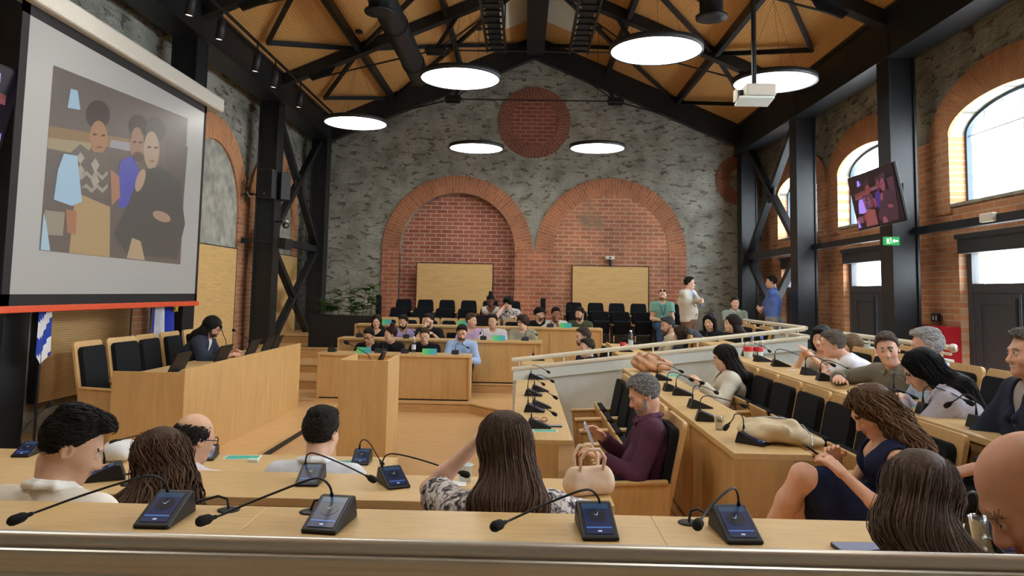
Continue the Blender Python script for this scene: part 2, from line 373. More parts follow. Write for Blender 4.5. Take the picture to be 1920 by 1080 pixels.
def ring(name, c, r0, r1, a0, a1, m, y0, th, sx=1, side=False, r1z=None):
    """masonry ring in the wall plane, origin at its centre"""
    n = 40; mb = MB()
    o = [(sx*r1*math.cos(a0+(a1-a0)*i/n), (r1z or r1)*math.sin(a0+(a1-a0)*i/n)) for i in range(n+1)]
    k = (r1z or r1)-(r1-r0)
    inn = [(sx*r0*math.cos(a0+(a1-a0)*i/n), k*math.sin(a0+(a1-a0)*i/n)) for i in range(n+1)]
    for i in range(n):
        qd = [o[i], o[i+1], inn[i+1], inn[i]]
        if side: bt = [(0, p[0], p[1]) for p in qd]; tp = [(-th*side, p[0], p[1]) for p in qd]
        else: bt = [(p[0], 0, p[1]) for p in qd]; tp = [(p[0], -th, p[1]) for p in qd]
        mb.add(bt+tp, [(0, 1, 2, 3), (7, 6, 5, 4), (0, 4, 5, 1), (2, 6, 7, 3)])
    ob = mb.build(name, m); ob.location = c
    # consistent outward normals
    import bmesh
    bm = bmesh.new(); bm.from_mesh(ob.data); bmesh.ops.remove_doubles(bm, verts=bm.verts, dist=1e-5); bmesh.ops.recalc_face_normals(bm, faces=bm.faces); bm.to_mesh(ob.data); bm.free()
    return struct(ob)
ring('trim_2', (AX, YB, AZ), AR, AR+AT, 0, PI, RINGB, 0, .04)
ring('trim_2', (BX, YB, AZ), AR, AR+AT, 0, PI, RINGB, 0, .035)
for x0, x1 in ((AX-AR-AT, AX-AR), (AX+AR, BX-AR), (BX+AR, BX+AR+AT)):
    struct(MB().box(x0, x1, YB-.036, YB+.1, .7, AZ).build('trim_3', BRICKJ))
ring('trim_4', (.2, YB, 5.87), .58, .88, 0, 2*PI, RINGC, 0, .03)
struct(wall_xz('trim_4', arc((.2, 5.87), .585, 0, 2*PI*.999, 40), [], YB-.012, YB+.02, brick('red_brick_roundel', (0, 2), (152, 84, 70), (130, 70, 60), (170, 140, 124))))
c = PY(1390, 338, YB)
ring('trim_5', tuple(c), .3, .62, 0, 2*PI, RINGC, 0, .03)
struct(MB().box(XL-.3, XR+.3, -2.3, -2, 0, 8.2).build('wall_rear', PLASTER))

# left wall: blind arches in brick, wall panels
struct(MB().box(XL-.3, XL, -2, YB, 0, 6.1).build('wall_left', STONES))
struct(MB().box(XL, XL+.03, -2, YB, 5.45, 6.0).build('trim_6', BRICKS))
for cy in BAYS[:4]:
    ring('trim_7', (XL, cy, 3.05), 1.17, 1.6, 0, PI, RINGS, 0, -.05, side=1)
    for s in (-1, 1):
        y0, y1 = sorted((cy+s*1.17, cy+s*1.6)); struct(MB().box(XL, XL+.05, y0, y1, 0, 3.05).build('trim_8', BRICKS))
    p = [(cy-1.17, .1)]+arc((cy, 3.05), 1.17, PI, 0, 24)+[(cy+1.17, .1)]
    struct(MB().slab([(XL, y, z) for y, z in p], (1, 0, 0), .015).build('trim_10', PLASTER))
def board(y0, y1, z0, z1, m, label):
    t = thing('wall_panel', label, 'wall panel', (XL+.05, (y0+y1)/2, z0))
    w = (y1-y0)/2
    MB().box(0, .06, -w, w, 0, z1-z0).build('board', m, t, .004)
    e = MB(); e.box(-.02, .064, -w-.015, -w, 0, z1-z0+.015); e.box(-.02, .064, w, w+.015, 0, z1-z0+.015); e.box(-.02, .064, -w, w, z1-z0, z1-z0+.015)
    e.build('edge_trim', DARK, t); return t
board(8.02, 9.87, .45, 2.42, PANELR, 'finely ribbed oak wall panel below the projection screen')
board(11.5, 13.42, .5, 2.42, PANELW, 'plain oak wall panel to the right of the projection screen')
board(15.45, 17.05, .5, 2.44, PANELW, 'oak wall panel behind the crossed steel braces on the left')
for x0, x1, lb in ((-2.55, -.74, 'oak board on the back wall inside the left brick arch'), (1.17, 2.97, 'oak board on the back wall inside the right brick arch')):
    t = thing('wall_panel', lb, 'wall panel', ((x0+x1)/2, YB-.03, 1.05)); w = (x1-x0)/2
    MB().box(-w, w, -.07, 0, 0, 1.34).build('board', PANELW, t, .004)
    e = MB(); e.box(-w-.015, -w, -.075, 0, 0, 1.355); e.box(w, w+.015, -.075, 0, 0, 1.355); e.box(-w, w, -.075, 0, 1.34, 1.355); e.build('edge_trim', DARK, t)

# right wall: brick below, stone above, arched windows over double doors
HW, ZS, ZP, RISE, ZD = 1.12, 3.0, 3.95, .36, 2.57
TH = .32
mbl, mbu = MB(), MB()
edges = [-2]
for cy in BAYS[::-1]: edges += [cy-HW, cy+HW]
edges.append(YB)
ys = sorted(edges)
for i in range(0, len(ys), 2):
    mbl.box(XR, XR+TH, ys[i], ys[i+1], 0, ZP); mbu.box(XR, XR+TH, ys[i], ys[i+1], ZP, 6.1)
for cy in BAYS:
    mbl.box(XR, XR+TH, cy-HW, cy+HW, ZD, ZS)
    for s in (-1, 1):
        y0, y1 = sorted((cy+s*1.02, cy+s*HW)); mbl.box(XR, XR+TH, y0, y1, 0, ZD)
    ar = [(cy+HW*math.cos(PI*i/24), ZP+RISE*math.sin(PI*i/24)) for i in range(25)]
    mbu.slab([(XR+TH, y, z) for y, z in [(cy+HW, 6.1)]+ar+[(cy-HW, 6.1)]], (-1, 0, 0), TH)
struct(mbl.build('wall_right', BRICKS)); struct(mbu.build('wall_right_upper', STONES))
FRAMEM = mat('window_frame_steel', (58, 72, 84), .45, .3, .05, 20)
DOORM = mat('door_grey_paint', (62, 64, 68), .5, 0, .06, 12)
for i, cy in enumerate(BAYS):
    ring('trim_11', (XR, cy, ZP), HW, HW+.45, 0, PI, RINGS, 0, .04, side=1, r1z=RISE+.45)
    for s in (-1, 1):
        y0, y1 = sorted((cy+s*HW, cy+s*(HW+.4))); struct(MB().box(XR-.035, XR, y0, y1, ZS-.1, ZP).build('trim_12', BRICKS))
    xg = XR+.22
    w = bpy.data.objects.new('window_%d' % (i+1), None); COL.objects.link(w); w.location = (xg, cy, ZS); struct(w)
    el = [((HW-.01)*math.cos(PI*k/24), ZP-ZS+(RISE-.01)*math.sin(PI*k/24)) for k in range(25)]
    path = [(-HW+.01, .03)]+el[::-1]+[(HW-.01, .03), (-HW+.01, .03)]
    fm = MB()
    for k in range(len(path)-1): fm.beam((0, *path[k]), (0, *path[k+1]), .06, .07, up=(1, 0, 0))
    fm.build('frame', FRAMEM, w)
    g = MB(); g.beam((.01, -HW, ZP-ZS-.02), (.01, HW, ZP-ZS-.02), .014, .014)
    for k in range(1, 6):
        y = -HW+2*HW*k/6; g.beam((.01, y, ZP-ZS), (.01, y, ZP-ZS+RISE*math.sqrt(max(0, 1-(y/HW)**2))), .012, .012)
    g.beam((.01, 0, .03), (.01, 0, ZP-ZS), .012, .012)
    g.build('glazing_bars', mat('glazing_bar_glare', (150, 166, 178), .5), w)  # bars paler than the frame: window glare put into their colour
    MB().slab([(.02, y, z) for y, z in path[:-1]], (1, 0, 0), .006).build('glass_pane', GLASS, w)
    struct(MB().box(XR-.03, XR+TH, cy-HW, cy+HW, ZS-.02, ZS+.02).build('trim_13', PLASTER))
    dr = bpy.data.objects.new('door_%d' % (i+1), None); COL.objects.link(dr); dr.location = (XR+.1, cy, .42); struct(dr); h = ZD-.42
    f = MB(); f.box(-.12, .1, -1.02, 1.02, h-.22, h); f.box(0, .1, -1.02, -.92, 0, h-.2); f.box(0, .1, .92, 1.02, 0, h-.2); f.box(0, .1, -.92, .92, 1.42, 1.54); f.box(-.15, .0, -1.04, 1.04, h-.03, h+.03)
    f.build('door_frame', DOORM, dr, .006)
    for s in (-1, 1):
        y0, y1 = sorted((s*.01, s*.92)); l = MB(); l.box(.03, .08, y0, y1, 0, 1.42)
        l.box(.015, .03, y0, y0+.14, 0, 1.42); l.box(.015, .03, y1-.14, y1, 0, 1.42); l.box(.015, .03, y0+.14, y1-.14, 1.28, 1.42); l.box(.015, .03, y0+.14, y1-.14, 0, .2)
        l.build('door_leaf', DOORM, dr, .004)
    MB().tube([(-.03, 0, .5), (-.03, 0, 1.36)], .022, 10).build('bolt_bar', STEEL, dr)
    MB().box(.04, .046, -.92, .92, 1.54, h-.22).build('transom_glass', GLASS, dr)

# ceiling: slatted timber with pale boards along the ridge
def roofslab(name, x0, x1, y0, y1, m):
    z0, z1 = roofz(x0), roofz(x1)
    return struct(MB().hexa([(x0, y0, z0), (x1, y0, z1), (x1, y1, z1), (x0, y1, z0)], [(x0, y0, z0+.12), (x1, y0, z1+.12), (x1, y1, z1+.12), (x0, y1, z0+.12)]).build(name, m))
PALE = mat('pale_ridge_board', (206, 208, 196), .7, 0, .03, 4)
roofslab('ceiling', XL-.4, XC-.95, -2.3, 18.4, CEILW); roofslab('ceiling', XC+.95, XR+.4, -2.3, 18.4, CEILW)
for x0, x1 in ((XC-.95, XC), (XC, XC+.95)):
    roofslab('ceiling_board', x0, x1, -2.3, 16.3, PALE); roofslab('ceiling', x0, x1, 16.3, 18.4, CEILW)

# ------------------------------------------------------------------ steelwork
def column(side, y, lb):
    x0, x1 = ((-5.04, -4.67) if side < 0 else (5.03, 5.4))
    t = thing('steel_column', lb, 'column', ((x0+x1)/2, y+.18, 0)); w = (x1-x0)/2
    MB().box(-w+.03, w-.03, -.15, .15, 0, 5.5).build('core', STEEL, t)
    for s in (-1, 1):
        xa, xb = sorted((s*w, s*(w-.035))); MB().box(xa, xb, -.18, .18, 0, 5.5).build('flange', STEEL, t, .004)
    MB().box(-w-.03, w+.03, -.21, .21, 0, .03 if side < 0 else .46).build('base_plate', STEEL, t, .004)
    return t
cl = ['black steel column in the back left corner', 'black steel column carrying the loudspeaker left of the crossed braces', 'black steel column just behind the right edge of the projection screen', 'black steel column at the left edge beside the blue and white flag']
cr_ = ['black steel column in the back right corner', 'black steel column to the left of the arched window with the tilted television', 'black steel column carrying the tilted television', 'black steel column on the right wall near the viewer']
for i, y in enumerate(YCOL): column(-1, y, cl[i]); column(1, y, cr_[i])
for sx, x0, x1, z0, z1, lb in ((-1, -5.06, -4.62, 5.27, 5.82, 'black steel eaves girder along the left wall'), (1, 5.0, 5.42, 5.1, 5.8, 'black steel eaves girder along the right wall')):
    t = thing('eaves_girder', lb, 'girder', ((x0+x1)/2, 8, z0)); w = (x1-x0)/2; h = z1-z0
    MB().box(-w+.04, w-.04, -10, 9.9, .03, h-.03).build('web', STEEL, t)
    for z in (0, h-.04): MB().box(-w, w, -10, 9.9, z, z+.04).build('flange', STEEL, t)
def brace(x, y0, y1, z0, z1, lb):
    t = thing('cross_brace', lb, 'steel brace', (x, (y0+y1)/2, z0)); w = (y1-y0)/2; h = z1-z0
    MB().beam((0, -w, 0), (0, w, h), .12, .13, up=(1, 0, 0)).build('brace_bar', STEEL, t)
    m = MB(); m.beam((.01, -w, h), (.01, -.05*w, h*.53), .12, .13, up=(1, 0, 0)); m.beam((.01, .05*w, h*.47), (.01, w, 0), .12, .13, up=(1, 0, 0)); m.build('brace_bar', STEEL, t)
    MB().box(-.02, .03, -.2, .2, h/2-.22, h/2+.22).build('gusset', STEEL, t, .01)
for s, x in ((-1, -4.86), (1, 5.2)):
    sd = 'left' if s < 0 else 'right'
    brace(x, 14.17, 17.3, 2.7, 5.2, 'upper crossed black steel brace between the two rear %s columns' % sd)
    brace(x, 14.17, 17.3, .45, 2.6, 'lower crossed black steel brace between the two rear %s columns' % sd)
    tag(MB().box(x-.06, x+.06, 14.17, 17.3, 2.58, 2.72).build('strut', STEEL), 'level black steel strut between the crossed braces on the %s' % sd, 'steel strut')
tag(MB().box(5.3, 5.4, 10.62, 13.8, 2.62, 2.72).build('strut', STEEL), 'level black steel strut above the far grey door', 'steel strut')
tag(MB().box(5.3, 5.4, 7.07, 10.25, 2.62, 2.72).build('strut', STEEL), 'level black steel strut over the near grey door', 'steel strut')

def truss(yt, lb, deep):
    t = thing('roof_truss', lb, 'roof truss', (XC, yt, 5.5))
    zz = lambda x: roofz(XC+x)-5.5
    for s in (-1, 1):
        e = s*4.9
        MB().beam((e, 0, zz(e)-deep/2-.02), (0, 0, zz(0)-deep/2-.02), .2, deep, up=(0, 1, 0) if False else (0, 0, 1)).build('rafter', STEEL, t)
        nx, nz = s*1.95, zz(1.95)-.72
        MB().beam((nx, 0, nz), (s*1.45, 0, zz(1.45)-.1), .07, .07).build('strut', STEEL, t)
        MB().tube([(s*4.15, 0, zz(4.15)-.34), (nx, 0, nz)], .018, 8).build('tie_rod', STEEL, t)
        MB().tube([(nx, 0, nz), (s*.35, 0, zz(.35)-.25)], .014, 8).build('tie_rod', STEEL, t)
        g = MB(); g.box(nx-.17, nx+.17, -.03, .03, nz-.1, nz+.1); g.tube([(nx-.2, 0, nz), (nx+.2, 0, nz)], .05, 10); g.build('node_plate', STEEL, t, .006)
        p = [(s*4.5, 0, zz(4.5)-.05), (s*3.75, 0, zz(3.75)-.1), (s*3.95, 0, zz(3.95)-.36), (s*4.3, 0, zz(4.3)-.34)]
        MB().slab(p, (0, 1, 0), .04).build('gusset', STEEL, t)
    MB().tube([(-1.95, 0, zz(1.95)-.72), (1.95, 0, zz(1.95)-.72)], .016, 8).build('tie_rod', STEEL, t)
    return t
truss(17.62, 'black steel roof truss against the stone gable', .5)
truss(13.98, 'black steel roof truss over the far rows of seats', .2)
truss(10.4, 'black steel roof truss over the middle of the hall', .2)
YT = (17.62, 13.98, 10.4, 6.85)
for s in (-1, 1):
    sd = 'left' if s < 0 else 'right'
    for dx, h, wd in ((3.4, .16, 'lower'), (1.75, .16, 'upper')):
        x = XC+s*dx; tag(MB().box(x-.045, x+.045, 3, 17.6, roofz(x)-h-.03, roofz(x)-.02).build('purlin', STEEL), '%s black steel purlin under the %s roof slope' % (wd, sd), 'purlin')
    for k, nm in ((0, 'rear'), (1, 'middle'), (2, 'front')):
        ya, yb = YT[k+1], YT[k]; ym = (ya+yb)/2
        t = thing('roof_brace', 'zigzag black steel roof bracing in the %s bay of the %s slope' % (nm, sd), 'roof bracing', (XC, ym, 5.5))
        P = lambda dx, y: (s*dx, y-ym, roofz(XC+dx)-5.5-.1)
        for A, B in ((P(4.55, ym), P(3.4, ya)), (P(4.55, ym), P(3.4, yb)), (P(3.4, ya), P(1.75, ym)), (P(3.4, yb), P(1.75, ym)), (P(1.75, ym), P(.25, ya)), (P(1.75, ym), P(.25, yb))):
            MB().beam(A, B, .06, .08).build('brace_bar', STEEL, t)
tag(MB().box(-.02, .40, -1.5, 17.5, 7.4, 7.74).build('ridge_beam', STEEL), 'broad black steel beam under the roof ridge', 'ridge beam')
for x, lb in ((-.62, 'black cable tray hanging left of the ridge'), (1.02, 'black cable tray hanging right of the ridge')):
    t = thing('cable_tray', lb, 'cable tray', (x, 9, 6.55))
    for s in (-1, 1): MB().box(s*.18-.02, s*.18+.02, -6, 5.6, -.05, .06).build('side_rail', STEEL, t)
    r = MB()
    for k in range(39): y = -5.9+k*.3; r.box(-.17, .17, y-.02, y+.02, -.04, -.01)
    r.box(-.12, .12, -6, 5.5, -.008, .03); r.build('rungs', STEEL, t)
    hg = MB()
    for k in range(7): y = -5.6+k*1.8; hg.tube([(.17, y, 0), (.17, y, roofz(x+.17)-6.55)], .012, 6)
    hg.build('hanger_rods', STEEL, t)
for s, x, yd, lb in ((-1, -2.12, 10.3, 'left'), (1, 2.45, 9.75, 'right')):
    zt = 5.95
    t = thing('air_duct', 'fat round black air duct under the %s roof slope' % lb, 'air duct', (x, 9, zt))
    MB().tube([(0, -6, 0), (0, 5.4 if s < 0 else yd-8.7, 0)], .2, 20).build('pipe', STEEL, t)
    dz = PY(703, 22, yd).z-zt if s < 0 else PY(1325, 32, yd).z-zt
    d = MB(); d.tube([(0, yd-9, -.1), (0, yd-9, dz+.02)], .155, 20); d.build('diffuser', STEEL, t)
    MB().lathe([(.1, dz-.01), (.21, dz-.02), (.21, dz+.015), (.15, dz+.03)], (0, yd-9, 0), 24).build('diffuser_flange', STEEL, t)
    for k in range(6 if s < 0 else 4): MB().tube([(0, -5.5+2*k, 0), (0, -5.46+2*k, 0)], .215, 20).build('joint_ring', STEEL, t)

# ------------------------------------------------------------------ lamps
LZ = 4.73
lamps = [((1230, 97), 'largest glowing round pendant lamp above the middle right'), ((863, 149), 'glowing round pendant lamp left of the ridge in front of the gable'), ((667, 232), 'glowing round pendant lamp nearest the left wall'),
         ((893, 279), 'smallest round pendant lamp with dark rim left of the brick roundel'), ((1120, 279), 'glowing round pendant lamp right of the brick roundel'), ((1452, 156), 'glowing round pendant lamp behind the white ceiling projector')]
lpos = [(PZ(p[0], p[1], LZ), lb) for p, lb in lamps]+[(Vector(v), 'unseen round pendant lamp added to light the rows near the viewer') for v in ((-2.9, 6.6, LZ), (2.9, 6.4, LZ), (-1.4, 4.6, LZ), (1.2, 2.6, LZ), (-3, 2.6, LZ))]  # last five are out of view, added to light the near rows
for p, lb in lpos:
    t = thing('pendant_lamp', lb, 'lamp', p, 0, 'round pendant lamps')
    R = .57
    MB().lathe([(R-.02, .0), (R+.005, -.002), (R+.005, .07), (R-.05, .08), (0.0001, .085)], n=48, cap=False).build('rim', STEELD, t)
    MB().lathe([(0.0001, .006), (R-.02, .006), (R-.018, .03)], n=48, cap=False).build('diffuser', LAMPM, t)
    top = roofz(p.x)-LZ-.05; w = MB()
    for k in range(3):
        a = 2*PI*k/3+.4; w.tube([(R*.8*math.cos(a), R*.8*math.sin(a), .078), (0, 0, min(1.2, top-.3))], .002, 5)
    w.tube([(0, 0, min(1.2, top-.3)), (0, 0, top)], .005, 6); w.build('cable', STEELD, t)
    MB().lathe([(.07, top-.02), (.07, top+.02), (.0001, top+.03)], n=16).build('canopy', STEELD, t)
SPOTD = emis('spot_lens', (255, 240, 210), 2.2)
tag(MB().beam((-4.3, 6.6, 5.62), (-4.3, 16.2, 5.62), .035, .035).build('light_track', STEEL), 'thin black lighting track under the left roof edge', 'light track')
for i, (px, py) in enumerate(((358, 8), (414, 55), (481, 117), (515, 148), (562, 187))):
    p = PX(px, py, -4.3)
    t = thing('spotlight', 'black cylinder spotlight on the left track, %s from the left' % ORD[i], 'spotlight', p, 0, 'track spotlights')
    T = Matrix.Rotation(.12, 4, 'Y')
    m = MB(); m.T = T; m.lathe([(.045, -.12), (.045, -.15), (.058, -.15), (.058, .12), (.05, .13), (.0001, .13)], n=20, cap=False); m.build('housing', STEELD, t)
    m = MB(); m.T = T; m.lathe([(.0001, -.14), (.046, -.14)], n=20, cap=False); m.build('lens', SPOTD, t)
    m = MB(); m.tube([(.02, 0, .1), (.0, 0, 5.61-p.z)], .012, 8); m.build('stem', STEEL, t)
# ================================================================== furniture
def desk(name, label, x0, x1, y0, y1, zf, zt, front, over=.03, posts=(), cat='desk', group=None):
    """counter with a closed front ('N','S','W','E' gives the panelled side)"""
    cx, cy = (x0+x1)/2, (y0+y1)/2; w, d, h = (x1-x0)/2, (y1-y0)/2, zt-zf
    t = thing(name, label, cat, (cx, cy, zf), 0, group)
    long_x = (x1-x0) > (y1-y0)
    MB().box(-w, w, -d, d, h-.035, h).build('top', BEECHT if long_x else BEECHY, t, .003)
    f = MB()
    if front == 'N': f.box(-w+.01, w-.01, d-.06, d-.035, .02, h-.035)
    if front == 'S': f.box(-w+.01, w-.01, -d+.03, -d+.055, .02, h-.035)
    if front == 'W': f.box(-w+.03, -w+.055, -d+.01, d-.01, .02, h-.035)
    if front == 'E': f.box(w-.055, w-.03, -d+.01, d-.01, .02, h-.035)
    f.build('front_panel', BEECHV, t, .002)
    ins = .30 if not long_x else d*2
    for s in (-1, 1):
        m = MB()
        if long_x:
            xa, xb = sorted((s*w, s*(w-.03)))
            m.box(xa, xb, -d+(.0 if front == 'S' else .12), d-(.0 if front == 'N' else .12), 0, h-.035)
        else:
            ya, yb = sorted((s*d, s*(d-.03)))
            m.box(-w+(.0 if front == 'W' else .1), w-(.0 if front == 'E' else .1), ya, yb, 0, h-.035)
        m.build('end_panel', BEECHV, t, .002)
    for p in posts:
        m = MB()
        if front in 'NS': y = d-.035 if front == 'N' else -d+.02; m.box(p-.015-cx, p+.015-cx, y, y+.012, .02, h-.035)
        else: x = -w+.018 if front == 'W' else w-.03; m.box(x, x+.012, p-.015-cy, p+.015-cy, .02, h-.035)
        m.build('panel_strip', BEECHC, t)
    pl = MB()
    if front in 'NS': y = d-.06 if front == 'N' else -d+.04; pl.box(-w+.03, w-.03, y, y+.01, 0, .03)
    else: x = -w+.04 if front == 'W' else w-.06; pl.box(x, x+.01, -d+.03, d-.03, 0, .03)
    pl.build('plinth', DARK, t)
    return t
sA, sB = PZ(460, 987, 1.08).x, PZ(1236, 996, 1.08).x
desk('bench_desk', 'left section of the beech desk nearest the viewer, holding the leftmost microphone', -3.2, sA, 1.86, 2.31, .34, 1.08, 'N', posts=(-2,), group='desks of the nearest row')
desk('bench_desk', 'middle section of the beech desk nearest the viewer, holding two microphones', sA, sB, 1.86, 2.31, .34, 1.08, 'N', group='desks of the nearest row')
desk('bench_desk', 'right section of the beech desk nearest the viewer, with the clear plastic cup', sB, 2.1, 1.86, 2.31, .34, 1.08, 'N', posts=(1.2,), group='desks of the nearest row')
desk('bench_desk', 'long beech desk in the second row with the cream handbag on its end', -3.3, .38, 3.06, 3.48, .16, .90, 'N', posts=(-2, -.8))
desk('bench_desk', 'long beech desk in the third row in front of the balding man', -3.6, -.73, 4.14, 4.56, 0, .74, 'N', posts=(-2.6, -1.6))
desk('bench_desk', 'narrow beech desk beside the man in the purple shirt, running to the white barrier', -.06, .36, 5.2, 8.7, 0, .74, 'W', posts=(6.4, 7.6))
desk('bench_desk', 'long beech desk with the cream slouchy bag on its near end', 1.15, 1.57, 4.12, 8.68, .16, .90, 'W', posts=(5.3, 6.5, 7.6))
desk('bench_desk', 'highest beech desk on the right with red cups at its far end', 2.24, 2.68, 3.2, 8.45, .34, 1.08, 'W', posts=(4.05, 5.4, 6.9))
desk('bench_desk', 'front beech desk of the far block, seating four people', -3.0, -.75, 11.02, 11.46, .14, .80, 'S')
desk('bench_desk', 'middle beech desk of the far block', -2.97, .32, 12.06, 12.5, .28, .955, 'S', posts=(-1.9, -.2))
desk('bench_desk', 'rear beech desk of the far block', -2.95, 1.4, 13.16, 13.6, .42, 1.13, 'S', posts=(-.9, .5))
desk('bench_desk', 'short beech desk low behind the white barrier', .0, .4, 9.05, 10.1, .14, .88, 'W')
desk('bench_desk', 'beech desk behind the white barrier with the bottle and red cup', 1.15, 1.55, 9.05, 11.0, .28, 1.02, 'W')
desk('bench_desk', 'beech desk behind the white barrier in front of the two dark haired women', 2.25, 2.66, 9.05, 11.2, .42, 1.16, 'W')

# presiding desk on the stage
pd = thing('presiding_desk', 'long solid beech desk on the low stage under the projection screen', 'desk', (-3.4, 8.6, .12))
MB().box(.30, .335, -1.76, 1.79, 0, .86).build('front_panel', BEECHV, pd, .003)
for y in (-1.76, 1.755): MB().box(-.335, .30, y, y+.035, 0, .83).build('end_panel', BEECHV, pd, .003)
MB().box(-.335, .30, -1.72, 1.75, .745, .775).build('top', BEECHY, pd, .003)

# lectern
le = thing('lectern', 'tall plain beech lectern standing on the open floor', 'lectern', (-1.385, 6.9, 0))
MB().box(-.215, .215, -.3, -.27, 0, 1.12).build('front_panel', BEECHV, le, .003)
for s in (-1, 1):
    a, b = sorted((s*.215, s*.185)); MB().hexa([(a, -.27, 0), (b, -.27, 0), (b, .3, 0), (a, .3, 0)], [(a, -.27, 1.12), (b, -.27, 1.12), (b, .3, 1.12), (a, .3, 1.12)]).build('side_panel', BEECHV, le, .003)
MB().hexa([(-.185, -.27, 1.03), (.185, -.27, 1.03), (.185, .3, .97), (-.185, .3, .97)], [(-.185, -.27, 1.06), (.185, -.27, 1.06), (.185, .3, 1.0), (-.185, .3, 1.0)]).build('reading_shelf', BEECHT, le)
t = thing('touch_panel', 'small black screen tilted on top of the lectern', 'screen', (-1.3, 6.8, 1.055))
MB().hexa([(-.02, -.09, 0), (.02, -.09, 0), (.02, .09, 0), (-.02, .09, 0)], [(.05, -.09, .13), (.065, -.09, .13), (.065, .09, .13), (.05, .09, .13)]).build('panel', RUBBER, t, .003)
MB().box(-.04, .05, -.06, .06, -.006, .004).build('foot', RUBBER, t)

# ------------------------------------------------------------------ chairs
def rrect(w, h, r, n=4):
    p = []
    for cx, cy, a in ((w-r, h-r, 0), (-w+r, h-r, PI/2), (-w+r, -h+r, PI), (w-r, -h+r, 1.5*PI)): p += arc((cx, cy), r, a, a+PI/2, n)
    return p
def make_chair(label, H=.93, w=.25, seat_up=False, rz=0, loc=(0, 0, 0), arms=True, group=None, lean=.2, SH=0):
    """beech shell chair, sitter faces local +Y"""
    t = thing('council_chair', label, 'chair', loc, rz, group)
    R = Matrix.Translation((0, -.21, .40-SH)) @ Matrix.Rotation(lean, 4, 'X')
    h = (H-.40+SH)/math.cos(lean)
    m = MB(); m.T = R @ Matrix.Translation((0, 0, h/2)) @ Matrix.Rotation(PI/2, 4, 'X'); m.prism(rrect(w, h/2, .04), -.012, .016); m.build('backrest', BEECHC, t, .004)
    m = MB(); m.T = R @ Matrix.Translation((0, .0, h/2-.012)) @ Matrix.Rotation(PI/2, 4, 'X'); m.prism(rrect(w-.042, h/2-.045, .05), -.062, -.01); m.build('back_cushion', FABRIC, t, .016)
    T = Matrix.Translation((0, -.14, .42-SH)) @ Matrix.Rotation(1.32 if seat_up else .06, 4, 'X'); sl_ = .30 if seat_up else .40
    m = MB(); m.T = T; m.prism(rrect(w-.03, .2, .05), -.03, -.012) if False else m.box(-w+.03, w-.03, .0, sl_, -.032, -.012); m.build('seat_shell', BEECHC, t, .012)
    m = MB(); m.T = T; m.box(-w+.045, w-.045, .015, sl_-.015, -.012, .045); m.build('seat_cushion', FABRIC, t, .02)
    if arms:
        for s in (-1, 1):
            a, b = sorted((s*(w+.02), s*(w-.01)))
            y0, y1, z1 = -.22, .17, .62
            MB().hexa([(a, y0, 0), (b, y0, 0), (b, y1-.06, 0), (a, y1-.06, 0)], [(a, y0-.02, z1), (b, y0-.02, z1), (b, y1, z1-.02), (a, y1, z1-.02)]).build('side_panel', BEECHC, t, .006)
            MB().hexa([(a-.012, y0, z1), (b+.012, y0, z1), (b+.012, y1+.01, z1-.02), (a-.012, y1+.01, z1-.02)], [(a-.012, y0, z1+.022), (b+.012, y0, z1+.022), (b+.012, y1+.01, z1+.002), (a-.012, y1+.01, z1+.002)]).build('armrest', BEECHC, t, .006)
    else:
        MB().tube([(0, -.02, 0), (0, -.02, .39-SH)], .035, 12).build('pedestal', STEELD, t)
        MB().lathe([(.2, 0), (.2, .012), (.04, .03)], (0, -.02, 0), 20).build('foot', STEELD, t)
    return t
chA = make_chair('beech chair under the man in the purple shirt', .98, .25, False, PI/2, (.66, 4.82, 0), group='chairs behind the narrow desk')
cu = make_chair('empty beech chair with tipped-up seat right behind the man in purple', .98, .25, True, PI/2, (.66, 5.42, 0), group='chairs behind the narrow desk')
for i, y in enumerate((5.98, 6.54, 7.1)):
    dup(cu, (.66, y, 0), PI/2, ['second', 'third', 'last'][i]+' empty tipped-up chair behind the man in purple, towards the white barrier')
bl = {3.95: 'beech chair under the woman in the navy dress', 4.5: 'empty beech chair beside the woman in the navy dress', 5.02: 'empty beech chair behind the cream slouchy bag, second from the navy dress', 5.55: 'empty beech chair in the middle of the row behind the cream bag',
      6.1: 'empty beech chair second from the woman in the white blazer', 6.62: 'empty beech chair right beside the woman in the white blazer', 7.17: 'beech chair under the woman in the white blazer'}
cb0 = cb1 = None
for y, lb in bl.items():
    up = 'empty' in lb
    if up:
        if cb1 is None: cb1 = make_chair(lb, .93, .245, True, PI/2, (1.84, y, .16), group='chairs behind the desk with the cream bag')
        else: dup(cb1, (1.84, y, .16), PI/2, lb)
    else:
        if cb0 is None: cb0 = make_chair(lb, .93, .245, False, PI/2, (1.84, y, .16), group='chairs behind the desk with the cream bag')
        else: dup(cb0, (1.84, y, .16), PI/2, lb)
cl_ = {3.62: 'beech chair under the man in the navy jacket at the right edge', 4.1: 'empty beech chair between the long black hair and the navy jacket', 4.62: 'beech chair under the woman with long black hair', 5.14: 'beech chair under the white haired man in the pale blue shirt', 5.68: 'beech chair under the smiling man in the grey-green shirt', 6.22: 'empty beech chair between the smiling man and the white t-shirt', 6.76: 'beech chair under the man in the white t-shirt', 7.3: 'beech chair under the black haired woman with raised hands'}
for y, lb in cl_.items(): dup(cb0, (2.98, y, .34), PI/2, lb)['group'] = 'chairs of the highest right row'
ch0 = None
for i, y in enumerate((7.4, 7.98, 8.54, 9.12, 9.72)):
    lb = 'high-backed beech chair at the presiding desk, %s from the viewer' % ORD[i]
    if ch0 is None: ch0 = make_chair(lb, 1.06, .24, False, -PI/2, (-3.98, y, .12), True, 'chairs at the presiding desk', .18)
    else: dup(ch0, (-3.98, y, .12), -PI/2-(.12 if i == 1 else 0), lb)
